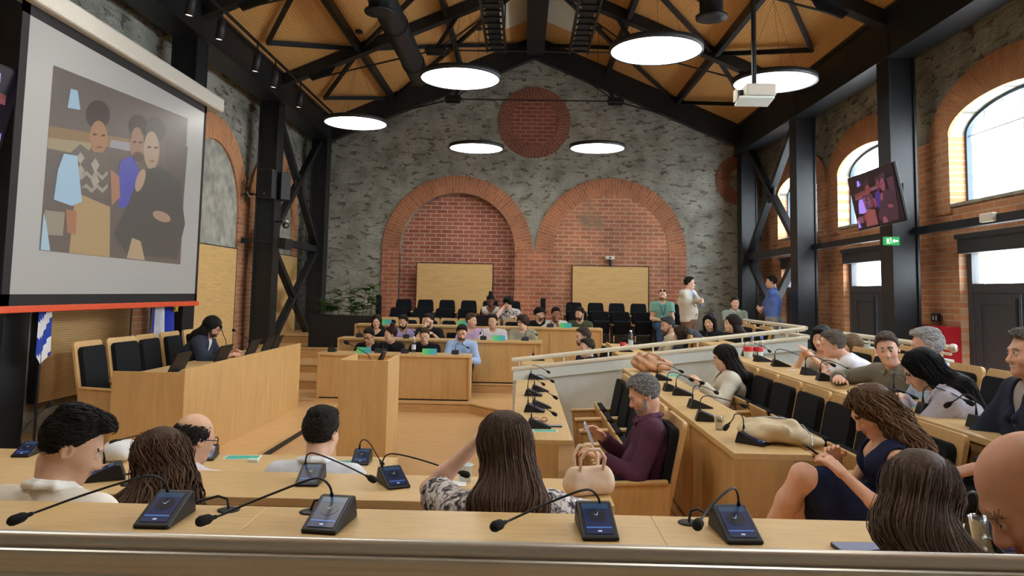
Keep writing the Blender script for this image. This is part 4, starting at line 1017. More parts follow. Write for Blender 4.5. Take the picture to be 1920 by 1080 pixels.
def person(label, head, heading, floor, seat=.45, hd=(0, 0, 0), skin=(206, 160, 130), hair=('short', (40, 32, 28)), top=('shirt', (200, 200, 200)), bottom=(40, 44, 56), hands=None, h=.011, s=1.0, female=False,
           beard=None, side=0, glasses=None, turn=0, curl=.5, strand=None, inner=None, hairlen=None, hairw=None, legs=None, fwd=None, elbow=None, shoes=(30, 28, 28), bare=False, hz=None, belly=0, group=None, flat=False, tuft=0, smile=False):
    """head: pixel and distance; heading in degrees (0 looks away from the viewer, 90 to the left); hands: (right, left) in local space or None"""
    H = PY(*head); hr = math.radians(heading); RZ = rotz(hr); sl = s
    Hz = H.z-floor; stand = seat is None
    zs = Hz-.80*s if stand else seat
    up = Hz-zs-.10; L = .70*s
    fw = (math.sqrt(max(L*L-up*up, 0)) if up < L else .02) if fwd is None else fwd
    fw = min(fw, .5)
    org = np.array(H)-RZ@V(side, fw, 0)
    root = thing('person', label, 'person', (org[0], org[1], floor), hr, group)
    loc = lambda w: RZ.T@(np.array(w)-V(org[0], org[1], floor))
    P = V(0, 0, zs+.10); Hc = V(side, fw, Hz); a = unit(Hc-P); bk = unit(V(0, -a[2], a[1]))
    D = np.linalg.norm(Hc-P); tw = rotz(math.radians(turn))
    N = P+a*(D-.15*s)+bk*.03*s; C = P+a*(D-.15*s)*.62+bk*.045*s; B = P+a*(D-.15*s)*.28+bk*.02
    wsh = (.150 if female else .175)*s; X = tw@V(1, 0, 0)
    Sh = {q: N+X*q*wsh-a*.055*s for q in (-1, 1)}
    ry, rp, rr = (math.radians(v) for v in hd); Rh = rotz(ry)@rotx(-rp)@roty(rr)
    w_ = .85 if female else 1.0
    def torso(g, i=0, belly=0):
        t = []
        for q in (-1, 1):
            t += [RC(P+X*q*.075*s-V(0, 0, .0), B+X*q*.06*s*w_, .105*s+g, (.098*w_)*s+g, k=.05, i=i), RC(B+X*q*.06*s*w_, C+X*q*.075*s*w_, .098*s*w_+g, .108*s*w_+g, k=.05, i=i),
                  RC(C+X*q*.07*s*w_, N+X*q*.06*s-a*.07*s, .108*s*w_+g, .07*s+g, k=.05, i=i), RC(N+X*q*.04*s-a*.04*s, Sh[q], .05*s+g, .053*s+g, k=.05, i=i)]
        t.append(RC(N-a*.02*s, N-a*.08*s, .05*s+g, .07*s+g, k=.04, i=i))
        if female:
            ft = unit(-bk)
            for q in (-1, 1): t.append(EL((0, 0, 0), V(.058, .058, .06)*s+g, None, C+a*.05*s+ft*.075*s+X*q*.072*s, k=.04, i=i))
        if belly: t.append(EL((0, 0, 0), V(.125, .11, .12)*s+g, None, B-bk*.06, k=.06, i=i))
        return t
    # arms
    arm = {}
    dz = hz or zs+.26
    hl = {1: V(.13, fw*.6+.33, dz), -1: V(-.13, fw*.6+.33, dz)} if not stand else {1: V(.26, .06, zs-.02), -1: V(-.26, .06, zs-.02)}
    if hands:
        for q, v in zip((1, -1), hands):
            if v is not None: hl[q] = loc(PY(*v[1:])) if v[0] == 'p' else V(*v)
    for q in (-1, 1):
        hint = V(q*.6, -.35, -.8) if not (elbow and elbow.get(q) is not None) else V(*elbow[q])
        E, Wr = ik(Sh[q], hl[q], .285*s, .25*s, hint); arm[q] = (Sh[q], E, Wr)
    # legs
    leg = {}
    for q in (-1, 1):
        hip = P+V(q*.085*s, 0, -.015)
        if stand: K, A = V(q*.10*s, .02, zs*.50+.06), V(q*.10*s, -.02, .085)
        else: K, A = V(q*.12*s, .43*s, max(zs+.06, .3)), V(q*.12*s, .42*s, .085)
        if legs and legs.get(q): K, A = V(*legs[q][0]), V(*legs[q][1])
        leg[q] = (hip, K, A)
    def legp(g, i=0, upto=1.0):
        t = []
        for q in (-1, 1):
            hip, K, A = leg[q]; t += [RC(hip, K, .085*s+g, .058*s+g, k=.04, i=i)]
            if upto > .5: E2 = K+(A-K)*upto; t += [RC(K, K+(E2-K)*.35, .056*s+g, .056*s+g, k=.03, i=i), RC(K+(E2-K)*.35, E2, .056*s+g, .04*s+g, k=.03, i=i)]
        return t
    # body: one continuous surface
    bp = torso(0)+[RC(N-a*.04*s, Hc+Rh@V(0, -.03, -.06)*s, .054*s*(.84 if female else 1), .050*s*(.84 if female else 1), k=.03)]
    bp += head_prims(Rh, Hc, female, beard, None, s*.98, smile)
    for q in (-1, 1):
        S_, E, Wr = arm[q]; f = .86 if female else 1
        bp += [RC(S_, E, .046*s*f, .037*s*f, k=.03), RC(E, E+(Wr-E)*.3, .037*s*f, .038*s*f, k=.02), RC(E+(Wr-E)*.3, Wr, .038*s*f, .026*s*f, k=.02)]
        fdir = unit(Wr-E); nrm = V(-q*.35, 0, -1.) if not stand else V(-q, 0, 0.)
        if flat: fdir = unit(fdir*V(1, 1, .12)); nrm = V(0, 0, -1.)
        if abs(fdir[2]) > .75: nrm = V(-q*1., .3, 0.)
        bp += hand_prims(Wr, fdir, nrm, q, s*(.92 if female else 1), curl, h)
    bp += legp(0)
    for q in (-1, 1):
        A = leg[q][2]; kn = leg[q][1]; fd = unit(V(.12*q, 1, 0)) if not legs else unit(V(0, 1, -.25)); bp += [RC(A+V(0, -.03, -.035), A+fd*.15*s+V(0, 0, -.05), .036, .03, k=.03, i=5), RC(A, A+V(0, -.03, -.05), .036, .034, k=.02, i=5)]
    sk = skinmat(skin); lp = mat('lips_%d' % skin[0], tuple(int(v*f) for v, f in zip(skin, (.88, .70, .68))), .45)
    hm = hairmat(hair[1])
    bm = hairmat(beard) if beard else hm
    blob('body', bp, h, [sk, lp, EYEW, IRIS, bm, mat('shoe_%d_%d_%d' % shoes, shoes, .4)], root)
    hc = max(h*.9, .007) if h < .009 else h
    # lower clothing
    if not bare:
        lo_ = legp(.012, 0, .97)+[RC(P+V(-.07*s, 0, 0), P+V(.07*s, 0, 0), .118*s, .118*s, k=.05), RC(P+V(-.06*s, 0, .0), B+V(0, 0, -.02), .117*s, .11*s, k=.05), RC(P+V(.06*s, 0, .0), B+V(0, 0, -.02), .117*s, .11*s, k=.05)]
        o = blob('trousers', lo_, max(hc, .010), [cloth(bottom)], root)
    # upper clothing
    st, col = top; tm = col if not isinstance(col, tuple) else cloth(col)
    g = .024 if st in ('blazer',) else .015
    tp = torso(g, belly=belly)
    fr = {'shirt': (1, .93), 'rolled': (1, .25), 'blazer': (1, .95), 'tshirt': (.55, 0), 'polo': (.6, 0), 'blouse': (.75, 0), 'tank': (0, 0), 'knit': (1, .96), 'threeq': (1, .45)}[st]
    for q in (-1, 1):
        S_, E, Wr = arm[q]
        if fr[0] > 0:
            e = S_+(E-S_)*fr[0]; gg = g+.004
            tp += [RC(S_, e, .052*s+gg*.6, (.042 if fr[0] == 1 else .05)*s+gg, k=.035)]
            if fr[1] > 0: w2 = E+(Wr-E)*fr[1]; tp += [RC(E, w2, .042*s+gg*.8, .031*s+gg*.8, k=.02)]
            # square off the sleeve end
            end = (E+(Wr-E)*fr[1]) if fr[1] > 0 else e; dd = unit((Wr-E) if fr[1] > 0 else (E-S_))
            def cutf(p, end=end, dd=dd): return np.maximum((end-p)@dd, np.linalg.norm(p-end, axis=-1)-.085)
            tp.append(FN(cutf, end-.09, end+.09, k=.004))
    nb = N-a*.01*s; ft = unit(-bk)
    deep = {'tank': .085, 'blazer': .0, 'blouse': .05, 'tshirt': .03}.get(st, .012)
    tp.append(RC(nb+ft*deep*.5, nb+a*.14, (.058+deep*.35)*s, .075*s, k=.006, op='s'))
    if st == 'tank':
        for q in (-1, 1): tp.append(RC(Sh[q]+X*q*.035, Sh[q]+X*q*.03-a*.07, .056*s, .05*s, k=.01, op='s'))
    if st == 'blazer':
        tp.append(RC(nb+ft*.09+a*.02, C+ft*.14, .062*s, .02*s, k=.006, op='s')); tp.append(RC(C+ft*.14, B+ft*.16-a*.05, .018*s, .03*s, k=.006, op='s'))
        for q in (-1, 1): tp.append(RC(N+X*q*.062*s-a*.012, C+ft*.132+X*q*.035*s+a*.02, .018, .026, k=.008))
    if not stand: tp.append(FN(lambda p: p[..., 2]-(zs+.03), V(-.5, -.5, zs-.2), V(.5, .5, zs+.06), k=.004))
    else: tp.append(FN(lambda p: p[..., 2]-(P[2]-.10-(.1 if st == 'blazer' else 0)), V(-.5, -.5, P[2]-.5), V(.5, .5, P[2]-.05), k=.004))
    if st in ('shirt', 'polo', 'blazer', 'rolled', 'threeq'):
        pts = []
        for kk in range(9):
            an = PI*(-.5+.06)+2*PI*(.94)*kk/8+PI if False else PI/2+.38+(2*PI-.76)*kk/8
            r = .070*s; pts.append(nb+X*math.cos(an)*r+ft*(math.sin(an)*r*1.05+.008)+a*(.040-.034*max(0, math.sin(an)))*s)
        cp = []
        for u, v in zip(pts[:-1], pts[1:]): cp += [RC(u+a*.006, v+a*.006, .0095, .0095, k=.006), RC(u-a*.018+(u-nb)*.28, v-a*.018+(v-nb)*.28, .010, .010, k=.014)]
        if st != 'blazer':
            for pe, sg in ((pts[0], 1), (pts[-1], -1)): cp.append(RC(pe-a*.006, pe-a*.045+X*((pe-nb)@X)*.5+ft*.016, .014, .007, k=.014))
            blob('collar', cp, min(hc, .008), [tm if not isinstance(col, tuple) else cloth(tuple(min(255, int(c_*1.08+6)) for c_ in col))], root)
    nm = {'blazer': 'jacket', 'tank': 'top', 'tshirt': 't_shirt', 'polo': 'polo_shirt', 'blouse': 'blouse', 'knit': 'jumper'}.get(st, 'shirt')
    blob(nm, tp, hc, [tm], root)
    if inner:
        it = torso(.012); it.append(RC(nb, nb+a*.14, .06*s, .075*s, k=.006, op='s')); it.append(FN(lambda p: p[..., 2]-(zs+.05), V(-.5, -.5, zs-.2), V(.5, .5, zs+.08), k=.004))
        if inner[0] == 'collar':
            for q in (-1, 1): it.append(RC(nb+X*q*.05*s+a*.015, nb+X*q*.03*s+ft*.07*s-a*.03, .012, .014, k=.008))
        if inner[0] == 'vee': it.append(RC(nb+ft*.1, C+ft*.12+a*.1, .05, .01, k=.006, op='s'))
        blob('inner_shirt', it, hc, [cloth(inner[1])], root)
    # hair
    hst = hair[0]
    if hst != 'bald':
        back = None
        if hst in ('long', 'curly'):
            ln = hairlen or .42; b0 = N+bk*.10*s+V(0, 0, -.02); b1 = b0+(-a*ln*.75+V(0, 0, -ln*.25))+bk*.02; back = (b0, b1, hairw or (.15 if hst == 'long' else .22))
        hp = hair_prims(hst, Rh, Hc, s, back); extra = None
        mats = [hairmat(tuple(int(v*.86) for v in hair[1])), hm, hairmat(tuple(min(255, int(v*1.14+4)) for v in hair[1]))]
        if strand:
            ax = [Hc+Rh@V(0, -.02, .125)*s, Hc+Rh@V(0, -.03, .03)*s, Hc+Rh@V(0, -.045, -.08)*s]
            if back: ax += [back[0]+V(0, .03, 0), back[1]+V(0, .02, -.02)]
            extra = strands(hp, ax, strand.get('phi', (0, 2*PI)), strand['n'], strand.get('r', .003), strand.get('curl', 0), strand.get('freq', 30), strand.get('seed', 1), 3, jit=strand.get('jit', .004))
        elif tuft:
            extra = tufts(hp, Rh, Hc, tuft, {'afro': .018, 'mop': .034}.get(hst, .028)*s, .0021, int(abs(org[0])*1000) % 997, {'afro': .6, 'mop': .6}.get(hst, .3))
        blob('hair', hp, min(h, .009), mats, root, extra, rough(.0022 if hst in ('afro', 'mop') else .0012, 75) if hst not in ('shaved', 'buzz', 'cap') else None)
    if glasses:
        gm = MB(); cv = lambda c: tuple(Rh@(np.array(c)*s)+Hc); dz_ = .09 if glasses == 'up' else 0; dy = -.03 if glasses == 'up' else 0
        for q in (-1, 1):
            gm.tube([cv((q*.033+.024*math.cos(t), .097+dy-.006*abs(math.cos(t)), .0+dz_+.019*math.sin(t))) for t in np.linspace(0, 2*PI, 13)], .0028, 6, cap=False)
            gm.tube([cv((q*.056, .092+dy, .006+dz_)), cv((q*.079, .05+dy, .006+dz_)), cv((q*.083, -.01+dy, .002+dz_))], .0024, 6)
            if glasses in ('up', 'dark'): gm.add([cv((q*.033+.023*math.cos(t), .097+dy, dz_+.018*math.sin(t))) for t in np.linspace(0, 2*PI, 12, endpoint=False)], [tuple(range(12))])
        gm.tube([cv((-.01, .1+dy, .004+dz_)), cv((.01, .1+dy, .004+dz_))], .0024, 6)
        gm.build('glasses', RUBBER, root)
    return dict(root=root, arm=arm, loc=loc, Hc=Hc, Rh=Rh, RZ=RZ, org=V(org[0], org[1], floor), N=N, C=C, B=B, bk=bk, a=a, Sh=Sh, s=s, P=P)
def wpt(info, p): return tuple(info['RZ']@np.array(p)+info['org'])
# ------------------------------------------------------------------ everyone in the hall
LT, TAN, OLV, DK = (234, 192, 166), (220, 176, 146), (212, 168, 138), (120, 82, 62)
BLK, DBR, BRN, GRY = (24, 21, 20), (44, 34, 28), (78, 58, 44), (128, 128, 128)
FLORAL = spotted('floral_print', (226, 222, 218), (150, 142, 146), 34, .44, .53, (34, 34, 48))
PRINT = spotted('leaf_print', (214, 214, 208), (52, 56, 66), 26, .52, .56)
CH = dict(hz=.56)
near_ = dict(h=.0066, seat=.34)
person('man with thick black hair in a cream polo shirt at the left edge, looking down', (136, 838, 2.52), -12, .16, hd=(-52, 24, 0), skin=OLV, hair=('quiff', BLK), top=('polo', (240, 234, 222)), fwd=.16, **near_, hands=((.22, .34, .60), (-.20, .34, .60)), tuft=1500)
person('woman with long dark curly hair looking down, beside the man in the cream polo', (300, 870, 2.84), 8, .16, hd=(40, 24, 0), skin=LT, hair=('curly', (90, 66, 50)), top=('tank', (222, 216, 206)), female=True, fwd=.08, s=1.0, hairlen=.5, hairw=.30,
       strand=dict(n=760, r=.0034, curl=.011, freq=34, seed=3, jit=.008, phi=(1.9, 7.2)), **near_, hands=((.2, .34, .60), (-.2, .34, .60)))
person('balding man with glasses and lilac shirt seated in the third row', (365, 822, 3.62), -14, 0, hd=(-22, 14, 0), skin=TAN, hair=('balding', (34, 28, 26)), top=('shirt', (226, 218, 228)), glasses='clear', fwd=.12, **near_, hands=((.2, .34, .56), (-.2, .34, .56)), tuft=700)
person('man with cropped dark hair in a pale blue-white shirt in the third row', (603, 812, 3.68), -4, 0, hd=(-12, 6, 0), skin=LT, hair=('short', (38, 32, 28)), top=('shirt', (216, 222, 232)), fwd=.12, **near_, hands=((.2, .34, .56), (-.2, .34, .56)), tuft=1300)
person('woman in a floral blouse seen from behind with long straight brown hair', (948, 842, 2.70), 2, .16, hd=(6, 14, -6), skin=LT, hair=('long', (88, 68, 56)), top=('blouse', FLORAL), female=True, s=1.02, fwd=.10, side=-.03, hairlen=.50, turn=8,
       strand=dict(n=900, r=.0026, curl=.0022, freq=9, seed=5, phi=(2.6, 6.9)), **near_, hands=((.16, .40, .78), ('p', 897, 826, 2.86)), elbow={-1: (-.9, .2, -.8), 1: (1, -.1, -.35)})
person('woman with very long brown hair seen from behind above the steel rail', (1730, 940, 1.84), -4, .34, hd=(-40, 28, 0), skin=LT, hair=('long', (98, 80, 68)), hairw=.05, top=('blouse', (60, 60, 66)), female=True, s=.88, fwd=.1, hairlen=.5, h=.006, seat=.40,
       strand=dict(n=1000, r=.0021, curl=.0016, freq=8, seed=9, phi=(2.4, 6.6)), hands=((.2, .3, .55), (-.2, .3, .55)))
person('bald man bending down at the right edge above the plastic cup', (1938, 930, 1.46), 74, .34, hd=(4, 40, 0), skin=(218, 164, 136), hair=('bald', (158, 122, 102)), top=('shirt', (52, 54, 62)), h=.0052, seat=.40, fwd=.26, hands=((.16, .30, .55), (-.16, .30, .55)), tuft=0)
pm = person('grey haired bearded man in a purple shirt looking down at his phone', (1207, 740, 4.86), 88, 0, seat=.42, hd=(2, 24, 0), skin=(230, 180, 154), hair=('afro', (134, 136, 138)), beard=(164, 156, 148), top=('shirt', (84, 50, 70)), tuft=1300, bottom=(34, 42, 62), fwd=.02, h=.0062, belly=1,
       hands=(('p', 1128, 818, 5.0), ('p', 1126, 858, 4.72)), curl=.6, elbow={1: (.4, -.3, -1), -1: (-.5, -.2, -1)})
w_, e_ = pm['arm'][-1][2], pm['arm'][-1][1]; dv = unit(w_-e_); m = MB(); m.tube([tuple(w_-dv*.045), tuple(w_-dv*.025)], .034, 16); m.build('watch', SILVER, pm['root'])
nw = person('woman with curly fair-brown hair in a navy sleeveless dress reading her phone', (1634, 772, 3.66), 80, .16, seat=.44, hd=(12, 34, 0), skin=(230, 180, 152), hair=('curly', (104, 78, 56)), top=('tank', (30, 38, 66)), female=True, s=.97, fwd=.10, h=.0062, bare=True, hairlen=.30,
       strand=dict(n=760, r=.0036, curl=.012, freq=30, seed=11, jit=.009), hands=(('p', 1568, 862, 3.72), ('p', 1578, 886, 3.5)), curl=.7, legs={-1: ((-.03, .42, .73), (.05, .60, .36)), 1: ((.08, .41, .58), (.09, .50, .10))})
blob('skirt', [RC(nw['P']+V(q*.06, .02, -.0), V(q*.04+.02, .33, .69 if q < 0 else .56), .135, .088, k=.08) for q in (-1, 1)]+[RC(V(-.12, .12, .50), V(-.13, .24, .22), .08, .02, k=.08), RC(V(-.08, .28, .60), V(-.12, .26, .26), .07, .02, k=.08)], .009, [cloth((30, 38, 66))], nw['root'])
bz = person('woman in a white blazer with long straight dark hair, one hand raised', (1357, 671, 7.0), 84, .16, seat=.42, hd=(4, 16, 0), skin=LT, hair=('long', (36, 30, 32)), top=('blazer', (222, 216, 200)), inner=('vee', (26, 26, 30)), female=True, s=.97, fwd=.04, h=.0085, bottom=(32, 32, 36), hairlen=.34, strand=dict(n=260, r=.004, curl=.001, seed=2),
       hands=((.14, .34, .66), ('p', 1316, 722, 6.82)), curl=.3)
for q in (-1, 1):
    e_, w_ = bz['arm'][q][1], bz['arm'][q][2]; blob('black_cuff', [RC(e_+(w_-e_)*.30, e_+(w_-e_)*.93, .054, .040, k=.01)], .008, [cloth((26, 26, 30))], bz['root'])
person('smiling man in a grey-green shirt turned towards the viewer', (1664, 655, 5.62), 112, .34, hd=(40, 6, 8), skin=(234, 184, 160), hair=('short', (92, 82, 74)), top=('shirt', (124, 120, 108)), h=.0068, seat=.40, fwd=.16, hands=(('p', 1572, 709, 5.72), (-.2, .26, .66)), curl=.25, flat=True, tuft=900, smile=True, elbow={1: (.9, -.3, -.2)})
person('white haired man in a pale blue shirt half hidden behind the long black hair', (1737, 650, 5.12), 78, .34, hd=(-6, 6, 0), skin=(230, 180, 156), hair=('short', (188, 190, 194)), top=('shirt', (172, 196, 224)), h=.008, seat=.42, fwd=.06, hands=((.2, .34, .60), (-.2, .34, .60)), tuft=800)
person('woman with long black hair leaning over the highest desk', (1728, 694, 4.55), 62, .34, hd=(10, 30, -14), skin=LT, hair=('long', (22, 22, 27)), top=('shirt', (186, 184, 200)), female=True, s=1.0, h=.007, seat=.40, fwd=.30, hairlen=.5, strand=dict(n=420, r=.0034, curl=.001, seed=7),
       hands=((.16, .42, .80), (-.05, .42, .80)), flat=True)
person('man in a navy jacket and grey shirt at the right edge, smiling in profile', (1931, 664, 3.72), 84, .34, hd=(2, 0, 0), skin=(230, 180, 156), hair=('short', (118, 116, 114)), top=('blazer', (38, 44, 62)), inner=('collar', (168, 162, 160)), h=.0062, seat=.42, fwd=.0, hands=((.16, .34, .62), (-.16, .34, .62)), tuft=900, smile=True)
person('man with short grey hair in a white t-shirt leaning on his elbow', (1562, 646, 6.72), 64, .34, hd=(4, 10, -8), skin=(230, 180, 156), hair=('short', (112, 106, 100)), top=('tshirt', (226, 226, 232)), h=.0085, seat=.40, fwd=.30, hands=((.10, .34, .77), (.02, .36, .77)), flat=True, tuft=600, elbow={-1: (-.9, .3, -.5), 1: (.9, .3, -.5)})
person('woman with black bob and fringe talking with raised hands', (1540, 634, 7.25), 128, .34, hd=(8, 8, 0), skin=LT, hair=('bob', (22, 24, 30)), top=('blouse', (206, 196, 180)), female=True, h=.0085, seat=.42, fwd=.10, hands=(('p', 1503, 672, 7.15), ('p', 1522, 668, 7.05)), curl=.3, s=.98)
person('woman with wavy light brown hair behind the man in the white t-shirt', (1594, 648, 7.85), 92, .34, hd=(0, 0, 0), skin=LT, hair=('bob', (122, 98, 70)), top=('blouse', (150, 130, 96)), female=True, h=.011, seat=.42, fwd=.0, s=.98, **CH)
person('bearded man with long dark hair in a dark jacket at the presiding desk', (399, 613, 8.85), -88, .12, seat=.44, hd=(0, 24, 0), skin=(222, 174, 148), hair=('long', (30, 26, 25)), hairlen=.08, hairw=.06, beard=(60, 48, 42), glasses='clear', top=('blazer', (52, 58, 72)), inner=('collar', (226, 226, 228)), h=.0085, fwd=.24, hands=(('p', 424, 668, 8.6), ('p', 436, 662, 9.0)))
far_ = dict(tuft=260, h=.0105, seat=.33, **CH)
F = lambda lb, px, py, y, hdg, fl, **k: person(lb, (px, py, y), hdg, fl, **{**far_, **k})
F('man in black with glasses bowing his head in the front far row', 692, 630, 11.78, 172, .14, hd=(-14, 22, 0), skin=TAN, hair=('short', BLK), top=('tshirt', (22, 23, 26)), glasses='clear', fwd=.14)
F('woman with tied-up dark red hair in black, front far row', 732, 627, 11.78, 176, .14, hd=(-62, 8, 0), skin=LT, hair=('bun', (58, 26, 30)), top=('knit', (22, 22, 25)), female=True, fwd=.06)
F('man with short brown hair in a black polo shirt, front far row', 796, 630, 11.78, 180, .14, hd=(6, 16, 0), skin=LT, hair=('short', (74, 56, 42)), top=('polo', (20, 21, 24)), fwd=.10)
F('man with black curly hair in a light blue shirt, front far row', 866, 624, 11.78, 182, .14, hd=(4, 18, 0), skin=TAN, hair=('afro', BLK), beard=(112, 82, 66), top=('shirt', (166, 192, 232)), fwd=.10)
F('woman with long dark hair in a black vest top, middle far row', 706, 603, 12.9, 180, .28, hd=(4, 8, 0), skin=LT, hair=('long', DBR), top=('tank', (22, 22, 25)), female=True, fwd=.04, s=.97, hairlen=.3)
F('bearded man in a lilac t-shirt, middle far row', 756, 604, 12.9, 182, .28, hd=(-22, 12, 0), skin=OLV, hair=('short', BLK), beard=(30, 24, 22), top=('tshirt', (176, 164, 208)), fwd=.08)
F('man in a black shirt resting his chin on his hand, middle far row', 804, 602, 12.9, 176, .28, hd=(-30, 4, 0), skin=LT, hair=('quiff', DBR), beard=(112, 84, 68), top=('polo', (26, 27, 30)), fwd=.08, hands=((.05, .2, .84), (-.16, .34, .70)), curl=1.0)
F('man in a pale mauve hooded top turning to the right, middle far row', 884, 602, 12.9, 182, .28, hd=(58, 2, 0), skin=LT, hair=('quiff', (96, 74, 54)), top=('tshirt', (206, 178, 220)), fwd=.06)
F('dark haired man in a white collarless shirt, middle far row', 924, 603, 12.9, 178, .28, hd=(-14, 2, 0), skin=TAN, hair=('short', BLK), top=('tshirt', (226, 226, 232)), fwd=.06)
F('person with swept brown hair and glasses in a khaki t-shirt, middle far row', 980, 604, 12.9, 178, .28, hd=(-42, 2, 0), skin=LT, hair=('mop', (70, 54, 42)), top=('tshirt', (158, 156, 136)), glasses='clear', fwd=.06)
F('man in a black cap and black t-shirt looking right, rear far row', 1012, 589, 13.98, 184, .42, hd=(60, 4, 0), skin=LT, hair=('cap', (20, 20, 23)), beard=(120, 90, 74), top=('tshirt', (24, 25, 29)), fwd=.08)
F('man in a white t-shirt covering his mouth with a hand, rear far row', 1042, 589, 13.98, 180, .42, hd=(10, 10, 0), skin=(164, 116, 90), hair=('afro', BLK), top=('tshirt', (226, 226, 228)), fwd=.08, hands=((.16, .34, .70), (-.01, .2, .80)), curl=1.0)
F('bearded man in an olive green t-shirt, rear far row', 1087, 589, 13.98, 178, .42, hd=(-38, 10, 0), skin=TAN, hair=('short', BLK), beard=(60, 46, 38), top=('tshirt', (74, 82, 58)), fwd=.06)
F('woman with a high bun and sunglasses on her head in a white sleeveless jacket', 920, 564, 15.05, 180, .60, seat=.40, hd=(-4, 26, 0), skin=DK, hair=('bun', BLK), top=('tank', (222, 220, 208)), glasses='up', female=True, fwd=.12, hands=((-.02, .22, .76), (-.10, .30, .66)), curl=.9)
F('man with tousled black hair and patterned shirt resting his face on a hand', 953, 568, 15.05, 178, .60, seat=.40, hd=(-24, 16, 0), skin=LT, hair=('mop', BLK), top=('polo', PRINT), fwd=.10, hands=((.10, .17, .82), (-.16, .34, .62)), curl=1.0)
F('bearded man with short hair behind the barrier, further of the two', 1093, 632, 10.15, 86, .14, seat=.40, hd=(14, 4, 0), skin=LT, hair=('short', (66, 54, 46)), beard=(126, 96, 80), top=('blazer', (38, 40, 48)), fwd=.04, h=.0095)
F('young man in a white collar and dark jacket just behind the barrier rail', 1100, 653, 9.62, 92, .14, seat=.40, hd=(20, 2, 0), skin=LT, hair=('short', (58, 48, 40)), top=('blazer', (30, 32, 38)), inner=('collar', (228, 228, 230)), fwd=.04, h=.0095)
F('grey haired bearded man in beige behind the barrier, in profile', 1252, 611, 10.9, 88, .28, seat=.40, hd=(16, 6, 0), skin=OLV, hair=('quiff', (70, 74, 78)), beard=(90, 84, 80), top=('shirt', (196, 184, 160)), fwd=.06, h=.0095)
F('brown haired woman half hidden behind the grey haired man in beige', 1276, 627, 10.4, 84, .28, seat=.40, hd=(-18, 4, 0), skin=LT, hair=('bob', (58, 44, 36)), top=('blouse', (52, 54, 62)), female=True, fwd=.0, h=.0095, s=.95)
F('woman with black bob and chunky pale necklace in a black top', 1331, 604, 10.75, 140, .42, seat=.42, hd=(4, 6, 0), skin=LT, hair=('bob', BLK), top=('knit', (24, 24, 27)), female=True, fwd=.04, h=.0095, s=.97)
F('woman with long dark hair and sunglasses on her head, in profile', 1373, 607, 10.15, 86, .42, seat=.42, hd=(6, 6, 0), skin=LT, hair=('long', (46, 32, 28)), top=('knit', (24, 24, 28)), glasses='up', female=True, fwd=.02, h=.0095, s=.97, hairlen=.3)
gm_ = F('man in a mint green t-shirt with a lanyard seated by the back wall', 1242, 553, 15.1, 180, .60, seat=.44, hd=(-8, 6, 0), skin=LT, hair=('shaved', (90, 74, 62)), beard=(110, 84, 66), top=('tshirt', (128, 182, 166)), bottom=(64, 88, 120), glasses='up', fwd=.02, hands=((.07, .26, .64), (-.05, .28, .62)))
sm_ = F('man standing in a pale beige blazer holding up a phone', 1293, 531, 14.5, -132, .42, seat=None, hd=(30, 0, 0), skin=LT, hair=('short', (36, 30, 27)), top=('blazer', (208, 204, 192)), inner=('collar', (150, 172, 216)), glasses='clear', bottom=(118, 92, 72), hz=None, hands=((-.30, -.02, .82), (.16, .36, 1.22)), belly=1, curl=.8)
F('man in a sage green polo shirt seated in the back right corner', 1378, 569, 14.75, 176, .42, seat=.46, hd=(0, 2, 0), skin=LT, hair=('short', (58, 46, 38)), top=('polo', (160, 178, 168)), fwd=.02)
F('man in a blue shirt standing with folded arms by the right steel brace', 1446, 529, 14.3, 62, .42, seat=None, hd=(8, 4, 0), skin=TAN, hair=('short', (34, 30, 30)), top=('rolled', (92, 118, 186)), bottom=(140, 138, 136), hz=None, hands=((-.12, .20, 1.10), (.16, .24, 1.06)), elbow={1: (.8, .1, -1), -1: (-.8, .1, -1)}, curl=.9, belly=1)
